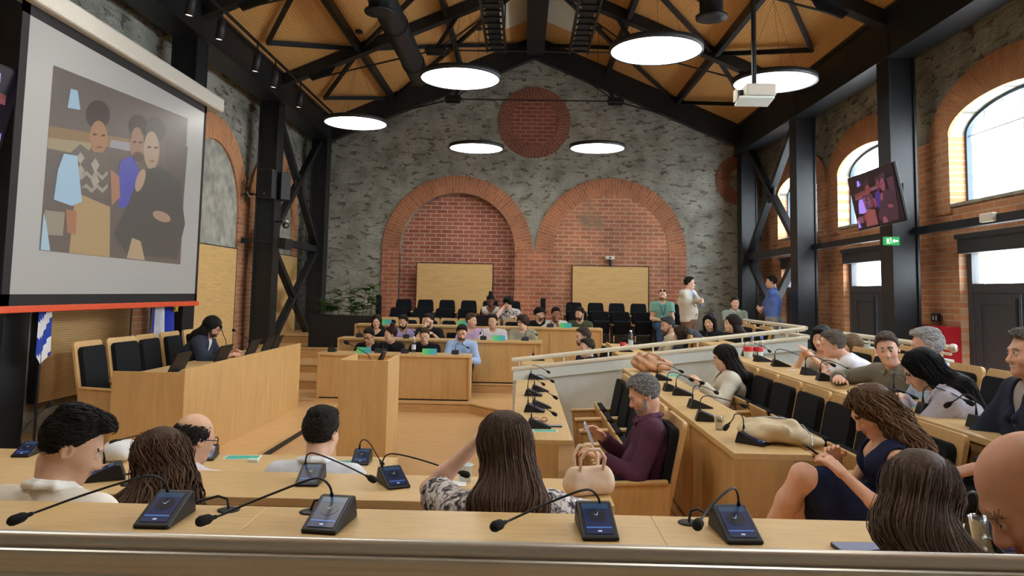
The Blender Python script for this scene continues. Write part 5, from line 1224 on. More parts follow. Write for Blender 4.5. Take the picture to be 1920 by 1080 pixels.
# ================================================================== equipment and small things
DISP = emis('display_blue', (24, 40, 92), .55); DIAL = emis('display_dial', (18, 26, 46), .5); DBAR = emis('display_bar', (84, 132, 206), .7); DHAND = emis('display_white', (190, 205, 235), .9); DTOP = emis('display_teal', (44, 78, 112), .6)
def make_unit(label, loc, rz, path=None, az=0.0, reach=1.0, detail=False, group='microphone units', lit=True):
    """wedge-shaped touchscreen microphone; the user sits on its local -Y side; path: gooseneck in world space"""
    t = thing('microphone_unit', label, 'microphone', loc, rz, group)
    m = MB(); pr = [(-.088, 0), (-.09, .010), (.045, .066), (.066, .066), (.088, .0)]
    for s in (-1, 1):
        pass
    n = len(pr); vs = [(-.05, y, z) for y, z in pr]+[(.05, y, z) for y, z in pr]
    m.add(vs, [tuple(range(n)), tuple(range(n, 2*n))[::-1]]+[(i, i+n, (i+1) % n+n, (i+1) % n) for i in range(n)])
    m.build('base', RUBBER, t, .005)
    A, B = V(-.09, .010, 0), V(.045, .066, 0); d = (B-A); L = float(np.hypot(*d[:2])); d = d/L; nn = (-d[1], d[0])
    def P(x, v, up=.0015): return (x, A[0]+d[0]*v*L+nn[0]*up, A[1]+d[1]*v*L+nn[1]*up)
    sc = MB()
    def quad(x0, x1, v0, v1, mi, up=.0015): sc.add([P(x0, v0, up), P(x1, v0, up), P(x1, v1, up), P(x0, v1, up)], [(0, 1, 2, 3)], mi=mi)
    quad(-.037, .037, .10, .95, 0); quad(-.037, .037, .80, .95, 4, .0019)
    quad(-.035, .035, .25, .285, 2, .0022)
    c = .60
    ring = [P(.026*math.cos(a), c+.026*math.sin(a)/L, .0022) for a in np.linspace(0, 2*PI, 24, endpoint=False)]
    sc.add(ring, [tuple(range(24))], mi=1)
    for a, ln in ((1.2, .02), (2.6, .012)): 
        e = (math.cos(a)*ln, math.sin(a)*ln/L); w = (math.sin(a)*.0012, -math.cos(a)*.0012/L)
        sc.add([P(w[0], c+w[1], .003), P(e[0], c+e[1], .003), P(-w[0], c-w[1], .003)], [(0, 1, 2)], mi=3)
    quad(-.005, .006, .15, .19, 3, .0022)
    sc.build('touchscreen', [DISP, DIAL, DBAR, DHAND, DTOP], t)
    if path is None:
        ca, sa = math.cos(az), math.sin(az); k = reach
        rad = [(0, .066), (0, .11), (.006, .145), (.03, .165), (.07, .163), (.13*k, .142), (.20*k, .108)]
        pts = [(sa*r_*1.0, .055-ca*r_, z) for r_, z in rad]
    else:
        Ti = (Matrix.Translation(loc) @ Matrix.Rotation(rz, 4, 'Z')).inverted(); pts = [tuple(Ti @ Vector(p)) for p in path]
    # smooth the path
    q = [Vector(p) for p in pts]
    for _ in range(2):
        o = [q[0]]
        for a_, b_ in zip(q[:-1], q[1:]): o += [a_*.75+b_*.25, a_*.25+b_*.75]
        q = o+[q[-1]]
    g = MB(); k = max(2, len(q)//3); g.tube(q, .0034, 8)
    g.tube([q[0], q[0]+(q[1]-q[0]).normalized()*.035], [.0075, .0045], 10); g.build('gooseneck', STEEL, t)
    e = q[-1]; dr = (q[-1]-q[-4]).normalized()
    w = MB(); w.tube([e-dr*.012, e, e+dr*.004, e+dr*.012, e+dr*.035, e+dr*.044, e+dr*.049], [.0055, .0065, .010, .0135, .0145, .011, .003], 14); w.build('windscreen', FOAM, t)
    if detail:
        gr = MB(); gr.lathe([(.032, 0), (.032, .003), (.026, .005), (.0001, .006)], (detail, .10, 0), 20); gr.build('cable_grommet', RUBBER, t)
        cb = MB(); cb.tube([(detail, .10, .006), (detail*.93, .11, .03), (detail*.7, .12, .035), (.03 if detail > 0 else -.03, .088, .02)], .004, 8); cb.build('cable', RUBBER, t)
    return t
gp = lambda pts, y0, y1: [PY(px, py, y0+(y1-y0)*i/(len(pts)-1)) for i, (px, py) in enumerate(pts)]
G1 = 'microphone units on the nearest desk'
make_unit('touchscreen microphone with a long gooseneck at the left end of the nearest desk', (-1.0, 2.16, 1.08), .0, gp([(313, 934), (314, 914), (303, 897), (283, 890), (240, 901), (150, 930), (85, 954), (52, 966)], 2.22, 2.05), detail=.14, group=G1)
make_unit('touchscreen microphone second from the left on the nearest desk', (-.53, 2.15, 1.08), -.12, gp([(622, 942), (622, 916), (608, 899), (590, 895), (540, 914), (450, 950), (415, 966), (398, 971)], 2.21, 2.05), detail=-.10, group=G1)
make_unit('touchscreen microphone in front of the woman in the floral blouse', (.215, 2.15, 1.08), .06, gp([(1125, 960), (1125, 937), (1112, 919), (1094, 917), (1040, 938), (985, 962), (955, 976), (943, 981)], 2.21, 2.05), group=G1)
make_unit('touchscreen microphone with short gooseneck left of the dark phone, nearest desk', (.60, 2.15, 1.08), .06, gp([(1385, 958), (1385, 932), (1380, 916), (1370, 915), (1347, 934), (1326, 957), (1316, 972), (1312, 978)], 2.21, 2.02), detail=-.10, group=G1)
make_unit('touchscreen microphone beside the clear plastic cup on the nearest desk', (1.30, 2.10, 1.08), .05, gp([(1836, 966), (1836, 940), (1830, 924), (1820, 921), (1800, 938), (1788, 952), (1782, 962)], 2.16, 2.08), group=G1)
G2 = 'microphone units on the second desk'
make_unit('touchscreen microphone left on the second desk in front of the polo man', (-1.80, 3.28, .90), -1.1, gp([(196, 868), (195, 850), (190, 838), (180, 834), (150, 846), (120, 862)], 3.34, 3.2), detail=.14, group=G2)
make_unit('touchscreen microphone standing upright in the middle of the second desk', (-.91, 3.32, .90), .05, gp([(573, 876), (573, 858), (579, 849), (594, 850), (640, 869), (675, 886), (690, 894)], 3.37, 3.22), group=G2)
make_unit('touchscreen microphone turned to the left on the second desk near the floral blouse', (-.55, 3.31, .90), .5, gp([(716, 879), (717, 864), (724, 852), (742, 850), (790, 862), (840, 879), (862, 886)], 3.36, 3.25), group=G2)
G3 = 'microphone units on the third desk'
make_unit('touchscreen microphone at the far left of the third desk', (-2.88, 4.42, .74), .1, gp([(38, 834), (39, 812), (48, 800), (70, 778), (88, 763)], 4.46, 4.42), group=G3)
make_unit('touchscreen microphone half hidden behind the curly haired woman', (-2.05, 4.40, .74), .1, gp([(302, 838), (302, 822), (294, 815), (270, 815), (240, 820), (222, 826)], 4.44, 4.3), group=G3)
make_unit('touchscreen microphone beside the balding man with glasses', (-1.83, 4.44, .74), .2, gp([(396, 836), (396, 818), (390, 806), (375, 802), (350, 812)], 4.48, 4.35), group=G3)
make_unit('touchscreen microphone in front of the cropped haired man, right end of the third desk', (-.92, 4.42, .74), .05, gp([(674, 842), (675, 830), (681, 823), (692, 828), (706, 852), (714, 866)], 4.46, 4.38), group=G3)
for i, (px, py, az, r) in enumerate(((1004, 711, -.5, 1.1), (1012, 734, .3, .9), (1000, 742, .8, .9), (1014, 765, -.2, .8), (1002, 772, -1.2, .9), (1010, 802, .2, .8))):
    p = PZ(px, py, .74)
    make_unit('microphone unit on the narrow desk by the purple shirt, %s from the barrier' % ORD[i], (min(.24, max(.1, p.x)), p.y, .74), PI/2+(.1 if i % 2 else -.1), None, az, r, group='microphone units on the narrow desk')
for i, (px, py, az, r) in enumerate(((1243, 713, -.3, 1.1), (1262, 733, .0, 1.0), (1280, 741, .4, 1.1), (1312, 765, .5, 1.2), (1328, 789, .2, 1.4), (1411, 832, -1.9, .55))):
    p = PZ(px, py, .90)
    make_unit('microphone unit on the desk with the cream bag, %s from the white barrier' % ORD[i], (p.x, p.y, .90), PI/2+(.1 if i % 2 else -.15)-(.9 if i == 5 else 0), None, az, r, group='microphone units on the middle right desk')
for i, (px, py, az, r) in enumerate(((1335, 668, .2, 1.0), (1430, 678, .6, 1.0), (1464, 687, -.4, 1.2), (1522, 703, -.6, 1.0), (1552, 714, -.3, 1.0), (1694, 747, .7, 1.3), (1750, 777, -.9, 1.2), (1850, 802, 1.9, .7))):
    if i == 0: px, py = 1405, 668
    p = PZ(px, py, 1.08)
    make_unit('microphone unit on the highest right desk, %s from the red cups' % ORD[i], (min(2.55, max(2.33, p.x)), p.y, 1.08), PI/2+(.1 if i % 2 else -.1), None, az, r, group='microphone units on the highest right desk')
for (z, yy, nm), pxs in (((.80, 11.2, 'front'), (622, 717, 759, 853, 709)), ((.955, 12.24, 'middle'), (673, 760, 906, 984)), ((1.13, 13.34, 'rear'), (911, 1031))):
    for i, px in enumerate(pxs):
        p = PY(px, 640, yy)
        make_unit('microphone unit on the %s far desk, %s from the left' % (nm, ORD[sorted(pxs).index(px)]), (p.x, yy+.06, z), PI+.2*(i % 2), None, (.9, -.8, .3, -1.3, .6)[i], .9, group='microphone units on the far desks')
for x, y, z, lb, az in ((.2, 9.6, .88, 'microphone unit on the short desk low behind the barrier handrail', -1.6), (1.3, 9.5, 1.02, 'microphone unit beside the bottle behind the barrier', .3), (2.42, 9.7, 1.16, 'microphone unit in front of the women behind the barrier', .2)):
    make_unit(lb, (x, y, z), PI/2, None, az, 1.2, group='microphone units behind the barrier')
# lectern and presiding microphones
def goose(name, label, pts, r=.004):
    t = thing(name, label, 'microphone', pts[0]); o = Vector(pts[0]); q = [Vector(p)-o for p in pts]
    MB().tube(q, r, 8).build('gooseneck', STEEL, t); d = (q[-1]-q[-2]).normalized(); e = q[-1]
    MB().tube([e, e+d*.01, e+d*.04, e+d*.055], [.007, .016, .018, .006], 12).build('windscreen', FOAM, t)
    MB().lathe([(.022, 0), (.022, .006), (.006, .02), (.0001, .02)], n=14).build('foot', STEEL, t); return t
lp = Vector((-1.34, 6.86, 1.05))
goose('lectern_microphone', 'thin gooseneck microphone on the lectern pointing left', [lp, lp+Vector((-.03, 0, .03)), PY(690, 664, 6.85), PY(665, 650, 6.83), PY(655, 645, 6.82)])
for px0, py0, path, Y, lb in ((474, 645, ((464, 634), (448, 624), (440, 620)), 9.2, 'gooseneck microphone on the presiding desk, further one'), (426, 657, ((424, 640), (419, 628), (415, 616)), 8.4, 'gooseneck microphone on the presiding desk in front of the bearded man')):
    a = PX(px0, py0, -3.32); a.z = .897
    goose('desk_microphone', lb, [a]+[PX(u, v, -3.35) for u, v in path])
for i, (px, y, w) in enumerate(((320, 7.25, .34), (410, 8.3, .34), (470, 9.2, .34), (508, 9.75, .34), (530, 10.1, .3))):
    t = thing('tablet_screen', 'black screen seen from behind on the presiding desk, %s from the viewer' % ORD[i], 'screen', (-3.32, y, .897), 0, 'screens on the presiding desk')
    MB().hexa([(-.03, -w/2, .012), (-.015, -w/2, .012), (-.015, w/2, .012), (-.03, w/2, .012)], [(.05, -w/2, .20), (.065, -w/2, .20), (.065, w/2, .20), (.05, w/2, .20)]).build('panel', RUBBER, t, .004)
    MB().hexa([(-.06, -.09, 0), (.07, -.09, 0), (.07, .09, 0), (-.06, .09, 0)], [(-.04, -.07, .012), (.05, -.07, .03), (.05, .07, .03), (-.04, .07, .012)]).build('stand', SILVER, t, .003)

# ------------------------------------------------------------------ projection screen and televisions
def ell(cx, cy, rx, ry, n=18, rot=0): return [(cx+rx*math.cos(a)*math.cos(rot)-ry*math.sin(a)*math.sin(rot), cy+rx*math.cos(a)*math.sin(rot)+ry*math.sin(a)*math.cos(rot)) for a in np.linspace(0, 2*PI, n, endpoint=False)]
PIC = [([(100, 122), (352, 222), (338, 496), (73, 469)], (118, 106, 96)), ([(92, 236), (250, 262), (250, 282), (90, 262)], (164, 128, 84)), ([(90, 258), (172, 268), (165, 292), (88, 278)], (186, 166, 128)), ([(208, 262), (246, 268), (246, 284), (205, 276)], (176, 172, 178)),
       ([(310, 262), (352, 275), (340, 420), (318, 380)], (112, 100, 92)), (ell(183, 215, 23, 27), (74, 62, 56)), (ell(184, 258, 17, 32), (190, 138, 98)), ([(150, 270), (170, 285), (200, 286), (208, 320), (200, 372), (160, 372), (130, 330), (133, 285)], (122, 112, 100)),
       ([(150, 285), (158, 296), (150, 308), (158, 320), (150, 332), (143, 320), (150, 308), (142, 296)], (198, 186, 166)), ([(178, 296), (186, 310), (178, 324), (186, 340), (176, 354), (170, 338), (176, 322), (170, 308)], (196, 184, 164)),
       (ell(258, 236, 17, 21), (82, 70, 64)), (ell(256, 272, 13, 34), (172, 130, 104)), ([(226, 300), (250, 292), (262, 330), (256, 380), (222, 392), (218, 340)], (96, 96, 196)), (ell(290, 244, 20, 24), (92, 86, 80)), (ell(283, 282, 15, 36), (196, 164, 136)),
       ([(262, 320), (300, 312), (336, 340), (346, 420), (330, 486), (236, 476), (212, 440), (240, 380)], (92, 90, 84)), (ell(262, 338, 8, 22, rot=.3), (206, 168, 140)), (ell(302, 406, 18, 9, rot=.4), (196, 158, 132)), ([(206, 318), (222, 330), (224, 370), (208, 385)], (196, 140, 110)),
       ([(140, 360), (205, 388), (204, 482), (128, 474)], (206, 170, 120)), ([(82, 394), (120, 398), (116, 442), (86, 440)], (176, 164, 140)), ([(122, 392), (142, 396), (140, 440), (124, 436)], (196, 132, 96)), ([(246, 446), (262, 452), (270, 488), (236, 484)], (208, 178, 140)),
       ([(132, 330), (140, 320), (150, 330), (160, 320), (170, 330), (180, 320), (190, 330), (200, 320), (200, 327), (190, 338), (180, 328), (170, 338), (160, 328), (150, 338), (140, 328), (132, 338)], (186, 176, 158)), ([(150, 352), (160, 344), (170, 354), (180, 344), (190, 354), (200, 344), (200, 352), (190, 362), (180, 352), (170, 362), (160, 352)], (184, 174, 156)), (ell(176, 252, 4, 2), (84, 62, 50)), (ell(192, 254, 4, 2), (84, 62, 50)), (ell(185, 276, 6, 2), (150, 92, 76)), (ell(251, 266, 3, 2), (84, 64, 54)), (ell(262, 267, 3, 2), (84, 64, 54)), (ell(257, 294, 9, 10), (104, 80, 66)), (ell(278, 276, 4, 2), (92, 72, 62)), (ell(291, 277, 4, 2), (92, 72, 62)), (ell(283, 302, 5, 2), (164, 112, 98)), ([(130, 166), (143, 170), (148, 206), (124, 202)], (186, 222, 248)), ([(117, 288), (142, 292), (151, 378), (132, 386), (98, 374), (106, 318)], (190, 228, 252)), ([(79, 398), (84, 420), (91, 470), (73, 468)], (196, 232, 250))]
XS = -4.40
t = thing('projection_screen', 'large white projection screen on the left showing a photograph of three people', 'projection screen', (XS, 8.17, 1.6))
def S(px, py, up=0): p = PX(px, py, XS); return Vector((up, p.y-8.17, p.z-1.6))
c4 = [S(59, 27), S(383, 213), S(365, 551), S(17, 551)]
yl, yr, zb, zt = c4[3].y, c4[2].y, (c4[2].z+c4[3].z)/2, (c4[0].z+c4[1].z)/2
SCRM = emis('screen_fabric', (160, 160, 156), .26); SCRM.node_tree.nodes['Principled BSDF'].inputs['Base Color'].default_value = lin((150, 150, 148))  # fabric's own glow stands in for the projector's light on it
MB().box(-.006, .0, yl, yr, zb, zt).build('fabric', SCRM, t)
m = MB(); m.box(-.008, .004, yl-.10, yl, zb-.10, zt+.12); m.box(-.008, .004, yr, yr+.06, zb-.10, zt+.12); m.box(-.008, .004, yl-.1, yr+.06, zb-.10, zb); m.box(-.008, .004, yl-.1, yr+.06, zt, zt+.12); m.build('black_border', DARK, t)
m = MB(); m.box(-.03, .03, yl-.14, yr+.08, zb-.16, zb-.10); m.build('weight_bar', mat('orange_red_paint', (226, 88, 52), .4), t, .006)
m = MB(); m.box(-.10, .10, yl-.25, yr+.42, zt+.10, zt+.30); m.build('case', OFFW, t, .03)
for y in (yl, yr): MB().tube([(0, y, zt+.3), (0, y, zt+.95)], .012, 8).build('hanger', STEEL, t)
pm_ = MB(); pmats = []
for i, (pl, col) in enumerate(PIC):
    col = tuple(int(v*.84+118*.16) for v in col); pmats.append(emis('projected_%d_%d_%d' % col, col, .66)); up = .001+i*.0004  # projector light as emission, colours blended towards a grey haze
    vs = [S(px, py, up) for px, py in pl]; tr = tessellate_polygon([[Vector((v.y, v.z, 0)) for v in vs]])
    fs = []
    for a, b, c in tr:
        n = (Vector(vs[b])-Vector(vs[a])).cross(Vector(vs[c])-Vector(vs[a])); fs.append((a, b, c) if n.x > 0 else (c, b, a))
    pm_.add(vs, fs, mi=i)
pm_.build('projected_picture', pmats, t)

def tv(label, corners, xb):
    """flat television given its four screen-plane corners (near top, far top, far bottom, near bottom)"""
    a, b, c, d = corners; ctr = (a+b+c+d)/4; t = thing('television', label, 'television', ctr)
    ex = ((b-a)+(c-d)).normalized(); n = ex.cross(((a-d)+(b-c)).normalized()).normalized(); ey = n.cross(ex)
    if n.x*math.copysign(1, -xb) < 0: n = -n
    w = ((b-a).length+(c-d).length)/4; h = ((a-d).length+(b-c).length)/4
    Mx = Matrix((ex, n, ey)).transposed().to_4x4()
    m = MB(); m.T = Mx; m.box(-w-.02, w+.02, -.05, -.006, -h-.02, h+.02); m.build('case', RUBBER, t, .008)
    m = MB(); m.T = Mx; m.box(-w, w, -.006, .0, -h, h); m.build('screen', emis('tv_dark', (24, 16, 30), .6), t)
    m = MB(); mats_ = []; fl = -1
    for i, (pl, col) in enumerate(PIC[1:]):
        cc = tuple(int(v*f) for v, f in zip(col, (.66, .42, .62))) if max(col) < 215 else (170, 140, 240)
        mats_.append(emis('tv_%d_%d_%d' % cc, cc, 1.0)); q = []
        for px, py in pl:
            u = (px-73)/(352-73); v = (py-(122+100*u))/(347-80*u) if True else 0
            q.append((w*(.94-1.88*min(1, max(0, u))), .001+i*.0003, h*(.96-1.92*min(1, max(0, v)))))
        tr = tessellate_polygon([[Vector((p[0], p[2], 0)) for p in q]]); fs = []
        for A_, B_, C_ in tr:
            cr = (q[B_][0]-q[A_][0])*(q[C_][2]-q[A_][2])-(q[B_][2]-q[A_][2])*(q[C_][0]-q[A_][0]); fs.append((A_, B_, C_) if cr < 0 else (C_, B_, A_))
        m.T = Mx; m.add(q, fs, mi=i)
    m.build('picture', mats_, t)
    m = MB(); m.tube([-n*.05, -n*.14+ey*.02, Vector((xb-ctr.x, 0, .05))], .03, 10); m.box(xb-ctr.x-.01, xb-ctr.x+.01, -.12, .12, -.12, .2); m.build('wall_arm', STEEL, t)
    return t
tv('tilted television on the right column showing the same photograph', [PX(1673, 308, 4.62), PX(1591, 336, 4.62), PX(1608, 432, 4.76), PX(1696, 410, 4.76)], 5.03)
tv('television turned edge-on at the left edge of the picture', [Vector((-4.42, 5.2, 3.55)), Vector((-4.42, 6.33, 3.55)), Vector((-4.56, 6.33, 2.88)), Vector((-4.56, 5.2, 2.88))], -4.67)

# projector on its pole
pc = PY(1414, 176, 8.5)
t = thing('projector', 'white ceiling projector hanging on a black pole before a lamp', 'projector', pc)
MB().tube([(0, 0, .12), (0, 0, roofz(pc.x)-pc.z)], .028, 12).build('pole', STEEL, t)
MB().box(-.13, .2, -.17, .17, -.06, .08).build('body', OFFW, t, .015); MB().hexa([(-.22, -.2, -.10), (.17, -.2, -.10), (.22, .2, -.10), (-.17, .2, -.10)], [(-.22, -.2, -.075), (.17, -.2, -.075), (.22, .2, -.075), (-.17, .2, -.075)]).build('shelf', WHITE, t, .004)
MB().tube([(-.13, 0, .01), (-.17, 0, .01)], .035, 16).build('lens', RUBBER, t); MB().box(-.235, -.215, -.1, .02, -.1, .03).build('bracket', OFFW, t)

# ------------------------------------------------------------------ things on the columns and walls
t = thing('loudspeaker', 'black loudspeaker on the left column', 'loudspeaker', (-4.8, 13.72, 3.3)); q = PY(500, 345, 13.6)
MB().box(-.04, .04, -.02, .10, q.z-3.3-.05, q.z-3.3+.05).build('bracket', STEEL, t); MB().box(q.x+4.8-.14, q.x+4.8+.14, -.22, .0, q.z-3.3-.27, q.z-3.3+.27).build('cabinet', STEELD, t, .012); MB().box(q.x+4.8-.12, q.x+4.8+.12, -.226, -.22, q.z-3.3-.24, q.z-3.3+.24).build('grille', RUBBER, t); MB().box(q.x+4.8-.02, q.x+4.8+.02, -.228, -.226, q.z-3.3-.2, q.z-3.3-.18).build('badge', SILVER, t)
q = PY(528, 350, 14.0); t = thing('loudspeaker', 'second black loudspeaker turned away on the left column', 'loudspeaker', q)
m = MB(); m.T = Matrix.Rotation(-.5, 4, 'Z'); m.box(-.12, .12, -.12, .12, -.26, .26); m.build('cabinet', RUBBER, t, .012); MB().tube([(-.12, .05, 0), (-.3, .08, 0)], .025, 8).build('bracket', STEEL, t)
q = PY(536, 421, 13.75); t = thing('dome_camera', 'small pan-tilt camera on the left column', 'camera', q)
MB().tube([(-4.67-q.x-.03, .12, .06), (.02, .0, .06)], .02, 10).build('arm', STEEL, t); MB().lathe([(.06, .03), (.07, .06), (.05, .09), (.0001, .09)], n=18).build('mount', SILVER, t); MB().ball((0, 0, -.01), .065).build('head', STEELD, t); MB().tube([(.02, -.04, -.02), (.035, -.075, -.025)], .026, 12).build('lens', SILVER, t)
q = PY(534, 457, 13.75); t = thing('floodlight', 'black box light on an arm across the left column', 'light', q)
m = MB(); m.T = Matrix.Rotation(-.4, 4, 'Z') @ Matrix.Rotation(.15, 4, 'Y'); m.box(-.1, .1, -.1, .1, -.1, .1); m.build('housing', RUBBER, t, .01); a = PY(458, 451, 13.6)-q
MB().tube([(-.1, 0, .02), tuple(a)], .014, 8).build('arm', STEEL, t); MB().box(a.x-.05, a.x+.05, a.y-.05, a.y+.05, a.z-.05, a.z+.05).build('counterweight', RUBBER, t, .006)
q = PY(466, 364, 13.6); t = thing('antenna', 'small black clamp with white cable on the left column', 'clamp', q); MB().tube([(.08, 0, 0), (-4.85-q.x, .25, 0)], .018, 8).build('arm', STEEL, t)
MB().tube([(-.04, 0, -.14), (-.04, 0, .14)], .025, 8).build('tube', RUBBER, t); MB().tube([(-.1, 0, 0), (.12, 0, 0)], .02, 8).build('bracket', RUBBER, t); MB().tube([(-.02, -.03, .04), (.03, -.05, -.04), (.1, -.04, -.06), (.13, 0, .02)], .008, 6).build('cable', OFFW, t)
GRN = emis('exit_green', (20, 150, 70), 1.3); EXW = emis('exit_white', (225, 255, 235), 1.6)
q = PY(1671, 452, 10.2); t = thing('exit_sign', 'small lit green exit sign with running figure on the right column', 'sign', q)
MB().box(-.10, .10, -.03, .03, -.055, .055).build('box', GRN, t, .004); m = MB(); y = -.031
m.box(-.075, -.045, y-.001, y, -.035, .03); m.add([(.0, y, .0), (.03, y, .03), (.03, y, .012), (.08, y, .012), (.08, y, -.012), (.03, y, -.012), (.03, y, -.03)], [(0, 1, 2), (2, 3, 4, 5), (0, 5, 6), (0, 2, 5)]); m.ball((-.025, y, .036), .009)
m.beam((-.025, y, .025), (-.018, y, -.008), .014, .004); m.beam((-.018, y, -.008), (-.04, y, -.04), .01, .004); m.beam((-.018, y, -.008), (.0, y, -.036), .01, .004); m.beam((-.04, y, .008), (-.004, y, .018), .008, .004); m.build('pictogram', EXW, t)
q = PY(1870, 414, 8.55); tag(MB().box(-.03, .03, -.12, .12, -.05, .05).build('emergency_light', OFFW, bevel=.01, loc=(5.28, q.y, 2.69)), 'white emergency light box on the right steel strut', 'emergency light')
q = PY(1613, 452, 12.7); t = thing('motion_sensor', 'small white sensor on the wall above the far door', 'sensor', (5.66, 12.75, 2.72)); MB().box(-.04, .04, -.05, .05, -.05, .05).build('housing', OFFW, t, .01); MB().ball((-.04, 0, 0), .025).build('lens', RUBBER, t)
REDM = mat('red_cabinet_paint', (176, 30, 40), .4, 0, .04, 10)
t = thing('fire_cabinet', 'red fire hose cabinet behind the white haired man', 'cabinet', (5.54, 10.3, .42))
MB().box(-.08, .12, -.5, .5, 0, .98).build('body', REDM, t, .006)
for y0, y1 in ((-.49, .15), (.16, .49)): MB().box(-.10, -.08, y0, y1, .02, .96).build('door', REDM, t, .004)
MB().box(-.115, -.10, .1, .13, .45, .55).build('handle', SILVER, t)
t = thing('wall_sign', 'small black sign with white extinguisher pictogram above the red cabinet', 'sign', (5.64, 10.35, 1.5))
MB().box(-.012, .012, -.1, .1, -.05, .06).build('plate', RUBBER, t); m = MB(); m.box(-.014, -.0125, -.05, -.015, -.035, .02); m.ball((-.013, -.032, .028), .012, sq=(.1, 1, 1)); m.add([(-.014, .02, -.03), (-.014, .06, -.03), (-.014, .065, .0), (-.014, .04, .045), (-.014, .015, .0)], [(4, 3, 2, 1, 0)]); m.build('pictogram', WHITE, t)
q = PY(1143, 484, 17.9); t = thing('dome_camera', 'white conference camera on a black bracket above the right oak board', 'camera', (q.x, 17.84, q.z))
MB().box(-.11, .11, -.05, .05, -.035, .045).build('head', OFFW, t, .012); MB().tube([(0, -.05, .005), (0, -.06, .005)], .022, 14).build('lens', RUBBER, t); MB().box(-.03, .03, -.02, .02, -.20, -.035).build('bracket', STEEL, t)

# planter in the back left
t = thing('planter', 'long black planter with leafy green plants by the back wall', 'planter', (-3.55, 14.8, .60))
MB().box(-.62, .62, -.2, .2, 0, .62).build('box', DARK, t, .01); MB().box(-.58, .58, -.17, .17, .60, .615).build('soil', mat('soil', (44, 34, 28), .95, 0, .2, 60), t)
rg = random.Random(4); lm = MB(); st = MB()
for k in range(16):
    x, y = rg.uniform(-.55, .55), rg.uniform(-.12, .12); hh = rg.uniform(.15, .55)*(1.35 if abs(x-.35) < .2 else 1); tx, ty = rg.uniform(-.1, .1), rg.uniform(-.08, .08)
    st.tube([(x, y, .6), (x+tx*.5, y+ty*.5, .6+hh*.6), (x+tx, y+ty, .6+hh)], .006, 5)
    for j in range(9):
        f = rg.uniform(.3, 1); a = rg.uniform(0, 2*PI); L = rg.uniform(.16, .30); b = Vector((x+tx*f, y+ty*f, .6+hh*f)); d = Vector((math.cos(a), math.sin(a), rg.uniform(-.1, .6))).normalized(); w = d.cross(Vector((0, 0, 1))).normalized()*L*.26
        lm.add([b, b+d*L*.5+w, b+d*L+Vector((0, 0, -.03)), b+d*L*.5-w], [(0, 1, 2), (0, 2, 3)], True)
lm.build('leaves', mat('leaf_green', (58, 104, 48), .5, 0, .25, 9), t); st.build('stems', mat('stem_green', (72, 90, 50), .6), t)

# flags
BLUE = mat('flag_blue', (26, 62, 170), .8, 0, .05, 20); EUB = mat('flag_royal_blue', (30, 52, 176), .8, 0, .05, 20); FLW = mat('flag_white', (226, 228, 232), .8, 0, .03, 20); STAR = mat('flag_yellow', (246, 214, 60), .8)
def drape(w0, w1, z0, z1, fold, cols, ph=0, slant=0, n=26, m=40, amp=.05):
    """hanging cloth in folds; cols(u, v) gives the material"""
    mb = MB()
    P = lambda u, v: (amp*math.sin(u*fold+ph+v)*(.4+v)+.02, (w0+(w1-w0)*v)*(u-.5)+slant*v*(u-.3)*.0, z1+(z0-z1)*(v*(1-.18*abs(u-.5)*slant)))
    for i in range(n):
        for j in range(m):
            u0, u1, v0, v1 = i/n, (i+1)/n, j/m, (j+1)/m
            mb.add([P(u0, v0), P(u1, v0), P(u1, v1), P(u0, v1)], [(0, 1, 2, 3)], True, cols((u0+u1)/2, (v0+v1)/2))
    return mb, P
def pole(t, h): MB().tube([(0, 0, .02), (0, 0, h)], .012, 10).build('pole', STEEL, t); MB().lathe([(.11, 0), (.11, .02), (.03, .05), (.0001, .05)], n=24).build('base', STEELD, t); MB().ball((0, 0, h+.03), .03).build('finial', CREAM, t)
t = thing('flag', 'blue and white striped flag hanging by the left column', 'flag', (-4.50, 6.98, .12)); pole(t, 2.5)
mb, P = drape(.16, .24, .86, 2.38, 5, lambda u, v: int(((v+.14*u)*9)) % 2, .4, .6, amp=.012); mb.build('cloth', [BLUE, FLW], t)
t = thing('flag', 'royal blue flag with yellow stars hanging right of the screen', 'flag', (-4.72, 9.62, .12)); pole(t, 2.5)
mb, P = drape(.46, .66, .70, 2.35, 7, lambda u, v: 0, .2, 2.0, amp=.05); mb.build('cloth', [EUB], t)
sm = MB()
for u, v in ((.80, .62), (.64, .70), (.94, .74), (.36, .52), (.25, .34), (.75, .32), (.5, .22)):
    c = Vector(P(u, v))+Vector((.03, 0, 0)); pts = [c+Vector((0, (.06 if k % 2 == 0 else .024)*math.sin(k*PI/5), (.06 if k % 2 == 0 else .024)*math.cos(k*PI/5))) for k in range(10)]
    sm.slab([tuple(p) for p in pts], (1, 0, 0), .03)
sm.build('stars', STAR, t)
t = thing('flag', 'plain white flag hanging below and behind the starred blue flag', 'flag', (-4.66, 9.42, .12)); pole(t, 2.4)
mb, P = drape(.14, .40, .64, 2.2, 7, lambda u, v: 0, 1.2, 2.2, amp=.05); mb.build('cloth', [FLW], t)

